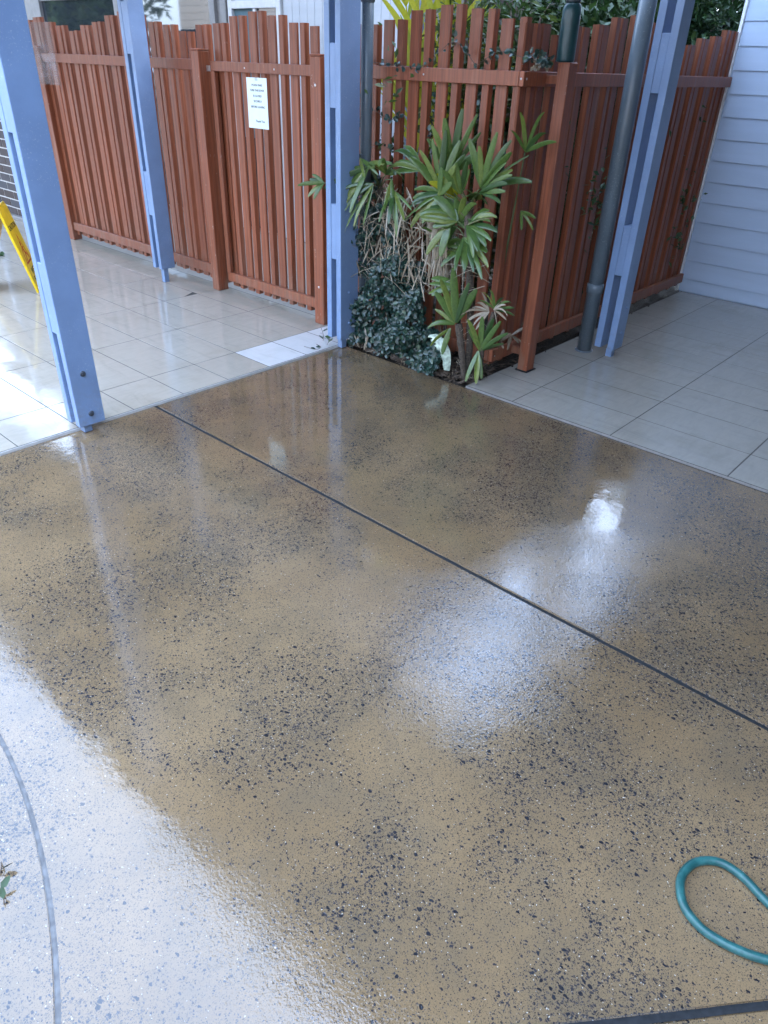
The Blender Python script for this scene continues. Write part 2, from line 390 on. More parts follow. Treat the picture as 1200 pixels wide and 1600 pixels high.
# garden bed
N_ = 44; V, F = [], []
for i in range(N_ + 1):
    for j in range(N_ + 1):
        x = .055 + 3.25 * (i / N_) ** 1.5; y = -1.0 + 1.42 * j / N_
        V.append((x, y, -.012 + .02 * sin(i * 2.1 + j) * sin(j * 1.7) + rnd.uniform(-.012, .016)))
for i in range(N_):
    for j in range(N_): F.append((i * (N_ + 1) + j, (i + 1) * (N_ + 1) + j, (i + 1) * (N_ + 1) + j + 1, i * (N_ + 1) + j + 1))
struct('garden_bed', mesh('garden_bed', V, F, MAT['soil'], True))
gb = GB()
for _ in range(1500):
    x, y = .06 + abs(rnd.gauss(0, .22)), rnd.uniform(-.95, .02); s = rnd.uniform(.006, .03); a = rnd.uniform(0, pi); z = rnd.uniform(.0, .022)
    d = Vector((cos(a), sin(a), rnd.uniform(-.3, .3))) * s; w = Vector((-sin(a), cos(a), rnd.uniform(-.4, .4))) * s * rnd.uniform(.15, .4); p = Vector((x, y, z + .006)); u = Vector((0, 0, .003))
    gb.add(([p - d - w, p + d - w, p + d + w, p - d + w, p + u], [(0, 1, 4), (1, 2, 4), (2, 3, 4), (3, 0, 4)]))
o = part('mulch', gb.me('mulch', MAT['mulch'])); o['kind'] = 'stuff'; tag(o, 'dark bark mulch littering the garden bed by the fence', 'mulch')
gb = GB()
for _ in range(70):
    x, y = .07 + abs(rnd.gauss(0, .12)), rnd.uniform(-.93, -.02); s = rnd.uniform(.02, .09); a = rnd.uniform(0, pi)
    p = Vector((x, y, .022)); d = Vector((cos(a), sin(a), rnd.uniform(-.15, .3))) * s
    gb.add(tube_geo([p - d, p + Vector((0, 0, .006)), p + d], .0016, 4))
o = part('dry_stalks', gb.me('dry_stalks', MAT['dead'])); o['kind'] = 'stuff'; tag(o, 'thin pale dry stalks scattered over the garden soil', 'dry stalks')

# ------------------------------------------------------------------ tiled floors
def tiles(parent, xs, ys, mat, z, pred=None, alt=None):
    cache = {}
    for i in range(len(xs) - 1):
        for j in range(len(ys) - 1):
            x0, x1, y0, y1 = xs[i], xs[i + 1], ys[j], ys[j + 1]
            if pred and not pred((x0 + x1) / 2, (y0 + y1) / 2): continue
            m_ = mat
            if alt and alt((x0 + x1) / 2, (y0 + y1) / 2): m_ = MAT['tile3']
            key = (round(x1 - x0, 3), round(y1 - y0, 3), m_.name)
            if key not in cache: cache[key] = box_me('tile', x1 - x0 - .005, y1 - y0 - .005, .014, m_, .0008)
            part('tile', cache[key], parent, ((x0 + x1) / 2, (y0 + y1) / 2, z - .007 + rnd.uniform(-.0003, .0003)), (rnd.uniform(-.0012, .0012), rnd.uniform(-.0012, .0012), 0))
lt = struct('walkway_floor', mesh('walkway_floor', [(-6, .056, .0114), (.33, .056, .0114), (.33, 9, .0114), (-6, 9, .0114), (-6, .056, -.1), (.33, .056, -.1), (.33, 9, -.1), (-6, 9, -.1)],
    [(0, 1, 2, 3), (0, 4, 5, 1), (1, 5, 6, 2), (2, 6, 7, 3), (3, 7, 4, 0)], MAT['grout']))
lx = [-.583 - .306 * i for i in range(14)][::-1] + [-.583 + .306 * i for i in range(1, 3)] + [.325]
ly = [.062, .4] + [.4 + .632 * i for i in range(1, 12)]
tiles(lt, lx, ly, MAT['tile'], .012, None, lambda x, y: x > -.59 and y < .4)
struct('tile_edge_trim', box_me('tile_edge_trim', 6.0, .004, .016, MAT['wframe'], .001), (-3.0, .0545, .0045))
rx0 = [.056 + .3105 * i for i in range(11)]; rx0[-1] = 3.125
ry = [-1.275 - .6 * i for i in range(9)][::-1] + [-.955]
rt_ = struct('porch_floor', mesh('porch_floor', [(.052, -7, .0114), (3.125, -7, .0114), (3.125, -.953, .0114), (.052, -.953, .0114), (.052, -7, -.1), (3.125, -7, -.1), (3.125, -.953, -.1), (.052, -.953, -.1)],
    [(0, 1, 2, 3), (0, 4, 5, 1), (1, 5, 6, 2), (2, 6, 7, 3), (3, 7, 4, 0)], MAT['grout']))
tiles(rt_, rx0, ry, MAT['tile_shaded'], .012)
struct('tile_edge_trim', box_me('tile_edge_trim', .004, 6.05, .012, MAT['frame'], .001), (.0525, -3.98, .005))
# paved court behind the gate and the fence
struct('courtyard_paving', mesh('courtyard_paving', [(.334, .45, -.004), (2.0, .45, -.004), (2.0, 9, -.004), (.334, 9, -.004), (.334, .45, -.1), (2, .45, -.1), (2, 9, -.1), (.334, 9, -.1)],
    [(0, 1, 2, 3), (0, 4, 5, 1), (1, 5, 6, 2), (2, 6, 7, 3), (3, 7, 4, 0)], MAT['soffit']))

# ------------------------------------------------------------------ fences and gate
def prism_me(name, w, d, mat, ch=.003):
    """paling running up z from 0 to 1, width w along y, depth d along x from 0"""
    p = [(0, -w / 2 + ch), (0, w / 2 - ch), (ch, w / 2), (d - ch, w / 2), (d, w / 2 - ch), (d, -w / 2 + ch), (d - ch, -w / 2), (ch, -w / 2)]
    V = [(x, y, 0) for x, y in p] + [(x, y, 1) for x, y in p]; n = 8
    F = [(i, (i + 1) % n, n + (i + 1) % n, n + i) for i in range(n)] + [tuple(range(n)), tuple(range(n, 2 * n))[::-1]]
    me = mesh(name, V, F, mat)
    bm = bmesh.new(); bm.from_mesh(me); bmesh.ops.recalc_face_normals(bm, faces=bm.faces[:]); bm.to_mesh(me); bm.free()
    return me
WIDE, NARR = prism_me('paling', .072, .019, MAT['fence']), prism_me('paling', .044, .042, MAT['fence'])
def paling(parent, p, top, wide, rotz=0, bot=.05):
    return part('paling', WIDE if wide else NARR, parent, (p[0], p[1], bot), (rnd.uniform(-.002, .002), rnd.uniform(-.002, .002), rotz), (1, 1, top - bot + rnd.uniform(-.002, .002)))
def fpost(parent, lo, hi, top, cap=True):
    o = box('post', (lo[0], lo[1], 0.004), (hi[0], hi[1], top - (.012 if cap else 0)), MAT['post'], parent, .004, 2)
    if cap: box('post_cap', (lo[0] - .003, lo[1] - .003, top - .0125), (hi[0] + .003, hi[1] + .003, top), MAT['post'], o, .004, 2).matrix_parent_inverse = Matrix.Translation(-o.location)
    return o
def screws(parent, pts, nrm):
    for p in pts:
        q = Vector(nrm).to_track_quat('Z', 'Y')
        o = part('screw', SCREW, parent, p); o.rotation_euler = q.to_euler()
SCREW = mesh('screw', *lathe([(.0055, 0), (.0055, .0015), (.003, .003)], 10), MAT['steel'], True)

# corner fence: front run along y, side run along x
cf = thing('paling_fence', 'red brown paling fence turning the corner behind the fan palms, with a stepped top', 'fence', (.32, -.93, 0))
Z3 = Matrix.Translation((-.32, .93, 0))
def own(o, root): o.matrix_parent_inverse = Matrix.Translation(-Vector(root.location)); return o
for lo, hi in (((.310, -.915, 1.517), (.339, .41, 1.583)), ((.310, -.915, .085), (.339, .41, .158)),
               ((.310, -.945, 1.517), (3.122, -.9155, 1.583)), ((.310, -.945, .085), (3.122, -.9155, .158))):
    own(box('rail', lo, hi, MAT['rail'], cf, .003), cf)
def height_pts(pts, y):
    return min(pts, key=lambda p: abs(p[0] - y))[1]
front = [(-.888, 1.804, 0), (-.79, 1.802, 1), (-.692, 1.842, 0), (-.593, 1.842, 1), (-.49, 1.864, 0), (-.39, 1.863, 1), (-.288, 1.842, 0), (-.19, 1.84, 1), (-.095, 1.80, 0),
         (.005, 1.80, 1), (.1, 1.78, 0), (.2, 1.78, 1), (.30, 1.745, 0)]
for y, h, w in front: own(paling(cf, (.352 if w else .340, y), h, w, 0, .055), cf)
side = [(.375, 1.783, 1), (.458, 1.783, 0), (.545, 1.785, 1), (.645, 1.744, 0), (.745, 1.744, 1), (.845, 1.79, 0), (.945, 1.79, 1), (1.065, 1.808, 0), (1.165, 1.812, 1), (1.275, 1.85, 0), (1.375, 1.852, 1),
        (1.49, 1.874, 0), (1.59, 1.874, 1), (1.69, 1.85, 0), (1.79, 1.85, 1), (1.89, 1.81, 0), (1.99, 1.81, 1), (2.09, 1.78, 0), (2.19, 1.78, 1), (2.30, 1.757, 0), (2.40, 1.757, 1), (2.51, 1.80, 0), (2.61, 1.80, 1), (2.72, 1.82, 0), (2.82, 1.82, 1),
        (2.93, 1.862, 0), (3.034, 1.862, 1), (3.092, 1.862, 0)]
for x, h, w in side: own(paling(cf, (x, -.901 if w else -.913), h, w, pi / 2, .055), cf)
fp = own(box('post', (.492, -1.085, .004), (.575, -1.018, 1.626), MAT['post'], cf, .005, 2), cf)
own(box('post_collar', (.48, -1.097, .0125), (.587, -1.006, .019), MAT['rubber'], cf, .003), cf)
for z in (.12, 1.55): own(box('post_bracket', (.515, -1.0178, z - .02), (.55, -.9455, z + .02), MAT['rail'], cf, .002), cf)
screws(cf, [], (0, -1, 0))
for p, n_ in (((.335, -.9455, 1.55), (0, -1, 0)), ((.335, -.9455, .12), (0, -1, 0)), ((.3095, -.93, 1.55), (-1, 0, 0)), ((.3095, -.3, 1.55), (-1, 0, 0)), ((.3095, .12, 1.56), (-1, 0, 0))):
    o = part('screw', SCREW, cf, p); o.rotation_euler = Vector(n_).to_track_quat('Z', 'Y').to_euler(); own(o, cf)

# gate
gt = thing('paling_gate', 'red brown paling gate with the white notice taped to it', 'gate', (.29, 1.05, 0))
for lo, hi in (((.268, .515, 1.513), (.298, 1.575, 1.572)), ((.268, .515, .092), (.298, 1.575, .160))): own(box('rail', lo, hi, MAT['rail'], gt), gt)
own(box('stile', (.266, 1.533, .161), (.2985, 1.577, 1.512), MAT['rail'], gt), gt)
gp = [(.575, 1.769, 1), (.665, 1.786, 0), (.765, 1.786, 1), (.86, 1.825, 0), (.96, 1.825, 1), (1.055, 1.848, 0), (1.152, 1.848, 1), (1.25, 1.826, 0), (1.348, 1.826, 1), (1.445, 1.789, 0), (1.535, 1.787, 1)]
for y, h, w in gp: own(paling(gt, (.311 if w else .2990, y), h, w, 0, .05), gt)
hg = box('hinge', (.262, 1.575, 1.51), (.268, 1.615, 1.545), MAT['steel'], gt, .001); own(hg, gt)
own(box('latch', (.30, .48, 1.36), (.33, .56, 1.40), MAT['bolt'], gt, .003), gt)
for y in (.9, 1.2): 
    o = part('screw', SCREW, gt, (.2675, y, 1.54)); o.rotation_euler = Vector((-1, 0, 0)).to_track_quat('Z', 'Y').to_euler(); own(o, gt)

# fence left of the gate, with both gate posts
lf = thing('paling_fence', 'red brown paling fence running left from the gate behind the far blue post', 'fence', (.29, 2.9, 0))
for lo, hi in (((.27, 1.706, 1.513), (.298, 4.048, 1.580)), ((.27, 1.706, .105), (.298, 4.048, .178)), ((.27, 4.142, 1.513), (.298, 4.62, 1.580)), ((.27, 4.142, .105), (.298, 4.62, .178))): own(box('rail', lo, hi, MAT['rail'], lf), lf)
lp = [(1.64, 1.78, 0), (1.738, 1.78, 1), (1.84, 1.741, 0), (1.938, 1.743, 1), (2.035, 1.781, 0), (2.13, 1.781, 1), (2.235, 1.801, 0), (2.32, 1.801, 1), (2.43, 1.842, 0), (2.53, 1.842, 1), (2.635, 1.865, 0), (2.735, 1.865, 1), (2.83, 1.843, 0), (2.925, 1.843, 1),
      (3.03, 1.802, 0), (3.125, 1.802, 1), (3.225, 1.78, 0), (3.32, 1.78, 1), (3.43, 1.744, 0), (3.53, 1.744, 1), (3.635, 1.781, 0), (3.735, 1.781, 1), (3.84, 1.806, 0), (3.935, 1.806, 1), (4.03, 1.84, 0), (4.13, 1.84, 1), (4.235, 1.82, 0), (4.33, 1.82, 1), (4.43, 1.79, 0), (4.53, 1.79, 1)]
for y, h, w in lp: own(paling(lf, (.311 if w else .2990, y), h, w, 0, .06), lf)
def post2(root, lo, hi, top, lab=None):
    o = own(box('post', (lo[0], lo[1], .0125), (hi[0], hi[1], top - .012), MAT['post'], root, .005, 2), root)
    c = box('post_cap', (lo[0] - .002, lo[1] - .002, top - .0118), (hi[0] + .002, hi[1] + .002, top), MAT['post'], o, .005, 2)
    c.matrix_parent_inverse = Matrix.Translation(-(Vector(o.location)))
    if lab: o['label'] = lab
post2(lf, (.205, 1.618), (.297, 1.703), 1.642)
post2(lf, (.252, 4.05), (.342, 4.14), 1.632, 'scuffed red post with flaking paint')
gpst = thing('gate_post', 'scuffed red post at the latch side of the gate, beside the blue post', 'post', (.25, .46, 0))
post2(gpst, (.212, .415), (.300, .508), 1.630)
for z in (1.47, .27):
    o = part('screw', SCREW, gpst, (.2115, .46, z), (0, 0, 0), (1.5, 1.5, 1.5)); o.rotation_euler = Vector((-1, 0, 0)).to_track_quat('Z', 'Y').to_euler(); own(o, gpst)

# notice
nt = thing('paper_notice', 'white printed notice in a clear sleeve taped to the gate', 'notice', (.2965, 1.10, 1.345))
nt.rotation_euler = (0, 0, 0)
def notice_plane(name, w, h, t, mat, x, bev=.0004): return part(name, box_me(name, t, w, h, mat, bev), nt, (x, 0, 0))
nt.location = (.2945, 1.118, 1.340)
notice_plane('sheet', .210, .297, .0012, MAT['paper'], 0)
lines_ = [('PLEASE MAKE', .105, .0165), ('SURE THE DOOR', .075, .0165), ('IS CLOSED', .043, .0165), ('SECURELY', .012, .0165), ('BEFORE LEAVING', -.021, .0165), ('Thank You', -.105, .019)]
for s_, z, sz in lines_:
    me = text_me('lettering', s_, sz * 1.12, MAT['ink'])
    o = part('lettering', me, nt, (-.0012, -.004 if z > -.05 else -.02, z)); o.rotation_euler = Matrix(((0, 0, -1), (-1, 0, 0), (0, 1, 0))).to_euler()
notice_plane('tape', .03, .022, .0006, MAT['clear'], -.0018, 0).location = (-.0016, .0, .142)

# ------------------------------------------------------------------ blue laminated posts
def blue_post(label, x0, y0, slots, top=2.70, bolts=(), t=.042, d=.125, bolt_face='y', z0=.062):
    """three laminations side by side in y, the middle one cut into spacer blocks"""
    root = thing('blue_post', label, 'post', (x0 + d / 2, y0 + 1.5 * t, 0), 'blue laminated posts')
    def P(*a, **k): return own(box(*a, **k), root)
    for k_ in (0, 2):
        own(box('plank', (x0, y0 + k_ * t + .0006, z0), (x0 + d, y0 + (k_ + 1) * t - .0006, top), MAT['blue'], root, .003, 2), root)
    zz = [z0]
    for a, b in slots: zz += [a, b]
    zz.append(top)
    for i in range(0, len(zz), 2):
        if zz[i + 1] - zz[i] > .005:
            own(box('spacer_block', (x0 + .002, y0 + t - .0004, zz[i] + .0006), (x0 + d - .002, y0 + 2 * t + .0004, zz[i + 1]), MAT['blue'], root, .002, 1), root)
    own(box('post_foot', (x0 + .026, y0 + .018, .002), (x0 + .068, y0 + .060, z0 + .001), MAT['blue'], root, .003, 2), root)
    for bz, bx in bolts:
        o = part('bolt', BOLT if t > .041 and bolts[0][0] == .305 else BOLTB, root, (x0 + bx, y0 - .0002, bz)); o.rotation_euler = Vector((0, -1, 0)).to_track_quat('Z', 'Y').to_euler(); own(o, root)
    return root
gb = GB(); gb.add(lathe([(.014, -.001), (.014, .0015), (.0125, .003)], 16)); gb.add(lathe([(.0114, .002), (.0114, .009), (.007, .0105)], 6)); BOLT = gb.me('bolt', MAT['bolt'])
gb = GB(); gb.add(lathe([(.010, -.001), (.010, .0015)], 14)); gb.add(lathe([(.007, .001), (.007, .006), (.005, .008)], 6)); BOLTB = gb.me('bolt', MAT['blue'])
blue_post('nearest blue timber post, at the left, with two dark bolts near its foot', -1.836, -.018, [(.042, .50), (.815, 1.317), (1.62, 2.1)], bolts=((.305, .066), (.10, .068)), z0=.042, d=.134)
blue_post('far blue timber post standing in front of the fence left of the gate', .005, 2.098, [(.124, .525), (.84, 1.595), (1.9, 2.3)], z0=.12)
blue_post('blue timber post at the corner of the concrete between the gate and the palms', -.033, -.003, [(.066, .563), (.88, 1.375), (1.68, 2.2)], bolts=((.36, .072), (.165, .072)), z0=.062, d=.155)
blue_post('blue timber post on the porch tiles beside the fat round downpipe', 1.115, -1.336, [(.066, .527), (.817, 1.499), (1.774, 2.3)], t=.045, bolts=((.33, .07), (.17, .07)), z0=.065)

def downpipe(label, x, y, r, coll, bx=0):
    root = thing('downpipe', label, 'downpipe', (x, y, 0), 'grey downpipes')
    part('pipe', mesh('pipe', *lathe([(r, .005), (r, 2.7)], 28), MAT['pipe'], True), root)
    for z in coll: part('coupling', mesh('coupling', *lathe([(r + .0005, z - .03), (r + .005, z - .028), (r + .006, z), (r + .005, z + .028), (r + .0005, z + .03)], 28), MAT['pipe'], True), root)
    return root
p_ = downpipe('fat grey round downpipe beside the right blue post', 1.135, -1.125, .047, [.42])
part('collar', mesh('collar', *lathe([(.06, .012), (.06, .016), (.049, .018)], 24), MAT['pipe'], True), p_)
downpipe('slim grey downpipe tucked behind the corner blue post', .212, .034, .034, [1.9])

# ------------------------------------------------------------------ right building with weatherboards
rb = thing('weatherboard_building', 'pale blue weatherboard building at the right edge of the tiled porch', 'building', (3.13, -3.9, 0))
bd = bmesh.new()
def board_me(L, pitch, x_lap=.010, th=.012):
    # board in local coords: long axis y 0..-L, bottom sticks out toward -x
    p = [(-x_lap, 0), (-x_lap - .0015, .004), (-.004, pitch + .012), (.004, pitch + .012), (0, 0)]
    V = [(x, 0, z) for x, z in p] + [(x, -L, z) for x, z in p]; n = len(p)
    F = [(i, (i + 1) % n, n + (i + 1) % n, n + i) for i in range(n)] + [tuple(range(n))[::-1], tuple(range(n, 2 * n))]
    me = mesh('board', V, F, MAT['siding']); b = bmesh.new(); b.from_mesh(me); bmesh.ops.recalc_face_normals(b, faces=b.faces[:]); b.to_mesh(me); b.free(); return me
BM = board_me(6.0, .1505)
zb = [.012, .115] + [.263 + .1512 * i for i in range(30)]
for i, z in enumerate(zb):
    o = part('board', BM if i else board_me(6.0, .11), rb, (3.146, -.925, z)); own(o, rb)
own(box('wall_core', (3.151, -6.925, .0), (8.2, -.93, 4.8), MAT['siding'], rb, 0), rb)
own(box('corner_trim', (3.118, -.924, .013), (3.155, -.902, 4.8), MAT['trim'], rb, .002), rb)
own(box('eave', (2.95, -7, 4.8), (8.4, -.72, 4.92), MAT['trim'], rb, .01), rb)

# ------------------------------------------------------------------ carport roof over the slab
rf = thing('porch_roof', 'flat cream lined porch roof carried by the blue posts above the concrete', 'roof', (-.8, -1, 2.78))
own(box('soffit', (-1.84, -7.15, 2.79), (.21, 7, 2.81), MAT['soffit'], rf, 0), rf)
own(box('soffit', (.2105, -7.15, 2.79), (3.118, -1.30, 2.81), MAT['soffit'], rf, 0), rf)
own(box('roof_sheet', (-1.9, -7.15, 2.8105), (.23, 7, 2.86), MAT['roof'], rf, 0), rf)
own(box('roof_sheet', (.2305, -7.15, 2.8105), (3.118, -1.28, 2.86), MAT['roof'], rf, 0), rf)
for x in (-1.80, .0): own(box('beam', (x, -7.1, 2.69), (x + .045, 6.9, 2.789), MAT['blue'], rf, .003), rf)
own(box('beam', (.05, -1.335, 2.69), (3.11, -1.29, 2.789), MAT['blue'], rf, .003), rf)
own(box('gutter', (-1.945, -7.15, 2.75), (-1.9005, 7, 2.87), MAT['trim'], rf, .01), rf)

# ------------------------------------------------------------------ building behind the courtyard
cb = thing('courtyard_building', 'white clad house with dark windows behind the gate fence', 'building', (2.0, 3.5, 0))
def C(*a, **k): return own(box(*a, parent=cb, **k), cb)
CB = box_me('cladding_board', .018, .0965, 3.0, MAT['clad'], .004)
for i in range(15): own(part('cladding_board', CB, cb, (2.0, 1.33 + .0985 * i, 1.5)), cb)
C('corner_post', (1.985, 1.15, 0), (2.08, 1.275, 3.0), MAT['pipe'], bev=.004)
C('wall_core', (2.0095, 1.276, 0), (2.06, 2.80, 3.0), MAT['clad'], bev=0)
# narrow sliding window (pale frame)
for lo, hi in (((1.98, 2.81, 0), (2.05, 2.87, 2.6)), ((1.98, 3.52, 0), (2.05, 3.58, 2.6)), ((1.98, 2.8705, 1.99), (2.05, 3.5195, 2.05)), ((1.985, 3.17, 0), (2.04, 3.21, 1.989))): C('window_frame', lo, hi, MAT['wframe'])
C('window_pane', (2.01, 2.8705, .02), (2.02, 3.169, 1.989), MAT['glass'], bev=0)
C('window_blind', (2.012, 3.2105, .9), (2.022, 3.5195, 1.989), MAT['blind'], bev=0)
C('window_pane', (2.013, 3.2105, .02), (2.022, 3.5195, .899), MAT['glass'], bev=0)
C('window_pane', (2.012, 2.8705, 2.0505), (2.022, 3.5195, 2.6), MAT['clad'], bev=0)
# broad fixed windows (grey frame)
for y in (3.60, 3.78, 5.55, 7.4): C('window_frame', (1.97, y, 0), (2.06, y + .09, 2.7), MAT['frame'])
C('window_frame', (1.985, 3.87, 2.12), (2.05, 5.549, 2.20), MAT['frame']); C('window_frame', (1.985, 5.641, 2.12), (2.05, 7.399, 2.20), MAT['frame'])
C('window_pane', (2.01, 3.8705, .05), (2.02, 5.549, 2.119), MAT['glass'], bev=0); C('window_pane', (2.01, 5.641, .05), (2.02, 7.399, 2.119), MAT['glass'], bev=0)
C('window_pane', (2.01, 3.8705, 2.201), (2.02, 5.549, 2.7), MAT['glass'], bev=0); C('window_pane', (2.01, 5.641, 2.201), (2.02, 7.399, 2.7), MAT['glass'], bev=0)
C('window_pane', (2.01, 3.6905, .05), (2.02, 3.7795, 2.7), MAT['frame'], bev=0)
C('wall_core', (2.07, 1.3, 0), (6, 9.5, 3.0), MAT['frame'], bev=0)
C('sky_blocker_wall', (2.03, 2.15, 3.1205), (6.1, 9.5, 6.8), MAT['brown'], bev=0)  # unseen upper storey, added and darkened to block sun and sky reflections
SB = box_me('wall_board', .02, 1.15, .078, MAT['brown'], .003)
for i in range(36): own(part('wall_board', SB, cb, (2.6, .575, .06 + .083 * i)), cb)
C('wall_core', (2.612, .0, 0), (2.7, 1.148, 3.05), MAT['mortar'], bev=0)
C('eave', (1.15, 1.2, 3.0), (6.3, 9.6, 3.12), MAT['soffit'], bev=.01)  # unseen eave, made deep to shade the cladding

# brick reflection in the far left glass door, built as solid bricks, with its track
bw = thing('reflected_brick', 'dark brick reflection in the far left glass door, built as bricks and mortar', 'wall', (.4, 5.8, 0))
own(box('mortar_core', (.334, 4.72, 0), (.5, 7.2, 1.88), MAT['mortar'], bw, 0), bw)
BR = box_me('brick', .11, .228, .073, MAT['brick'], .004)
for r in range(22):
    for c in range(8):
        y = 4.84 + c * .24 + (.12 if r % 2 else 0)
        own(part('brick', BR, bw, (.384 + rnd.uniform(-.002, .002), y, .075 + r * .085)), bw)
own(box('door_track', (.27, 4.74, .0125), (.325, 7.2, .05), MAT['frame'], bw, .004), bw)
own(box('door_jamb', (.27, 4.74, .0505), (.325, 4.79, 2.4), MAT['pipe'], bw, .004), bw)
own(box('door_jamb', (.262, 5.95, .0505), (.322, 6.02, 2.4), MAT['siding'], bw, .004), bw)

# clear acrylic sheet on the end of the left fence
pn = thing('acrylic_sheet', 'clear plastic sheet hanging on the left end of the fence', 'sheet', (.24, 3.95, 1.58))
own(box('sheet', (.238, 3.74, 1.345), (.244, 4.18, 1.80), MAT['clear'], pn, .001), pn)

# white house behind the camera (seen in the window glass and the wet floor light)
wh = thing('white_house', 'sunlit white boarded house across the yard, mirrored in the window glass', 'house', (-10, 4, 0))
WB = box_me('house_board', .03, 35.5, .19, MAT['white'], .008)
for i in range(24): own(part('house_board', WB, wh, (-9.99, 4.25, .1 + i * .2)), wh)
own(box('wall_core', (-14, -13.5, 0), (-10, 22, 4.9), MAT['white'], wh, 0), wh)
own(box('roof', (-14.4, -14, 4.9), (-9.5, 22.5, 5.1), MAT['roof'], wh, .02), wh)
for y in (-8, -1, 6, 12.5):
    f_ = own(box('window_frame', (-9.985, y - .9, .9), (-9.93, y + .9, 2.2), MAT['trim'], wh, .01), wh)
    own(box('window_pane', (-9.929, y - .82, .98), (-9.92, y + .82, 2.12), MAT['glass'], wh, 0), wh)

rh = thing('rear_light_blocker', 'unseen timber building added behind the camera to darken the porch', 'building', (1, -8, 0))  # unseen, added to cut light reaching the porch from behind
RB = box_me('house_board', 16, .03, .29, MAT['brownboard'], .008)
for i in range(17): own(part('house_board', RB, rh, (1.5, -7.2, .15 + i * .3)), rh)
own(box('wall_core', (-6.5, -11, 0), (9.5, -7.216, 5.1), MAT['brownboard'], rh, 0), rh)
own(box('roof', (-7, -11.4, 5.1), (10, -6.9, 5.3), MAT['roof'], rh, .02), rh)
# ------------------------------------------------------------------ bottle, hose, floor sign
bt = thing('drink_bottle', 'dark teal metal drink bottle standing on the fence corner post', 'bottle', (.538, -1.028, 1.626))
part('bottle_body', mesh('bottle_body', *lathe([(.040, 0), (.0445, .004), (.0455, .012), (.0455, .205), (.044, .222), (.038, .238), (.031, .245)], 36), MAT['bottle'], True), bt)
part('bottle_cap', mesh('bottle_cap', *lathe([(.033, .2455), (.036, .248), (.036, .285), (.033, .292), (.015, .295)], 32), MAT['cap'], True), bt)
part('carry_loop', mesh('carry_loop', *tube_geo([(.03 * cos(a), 0, .285 + .045 * sin(a)) for a in [pi * i / 12 for i in range(13)]], .006, 8), MAT['cap'], True), bt)

def catmull(pts, n=10):
    P = [Vector(p) for p in pts]; P = [P[0] * 2 - P[1]] + P + [P[-1] * 2 - P[-2]]; out = []
    for i in range(1, len(P) - 2):
        for k_ in range(n):
            t = k_ / n; a, b, c, d = P[i - 1:i + 3]
            out.append(.5 * ((2 * b) + (-a + c) * t + (2 * a - 5 * b + 4 * c - d) * t * t + (-a + 3 * b - 3 * c + d) * t ** 3))
    return out + [P[-2]]
hp = [(-2.25, -4.2), (-2.06, -3.75), (-1.968, -3.42), (-1.926, -3.292), (-1.902, -3.225), (-1.905, -3.172), (-1.945, -3.132), (-2.005, -3.123), (-2.060, -3.150), (-2.085, -3.195), (-2.086, -3.240), (-2.074, -3.290), (-2.052, -3.338), (-1.98, -3.46), (-1.86, -3.66), (-1.6, -4.1)]
hz = catmull([(x, y, 0.0105) for x, y in hp])
ho = part('garden_hose', mesh('garden_hose', *tube_geo(hz, .0102, 14), MAT['hose'], True)); tag(ho, 'teal garden hose lying in a loop on the wet concrete', 'hose')

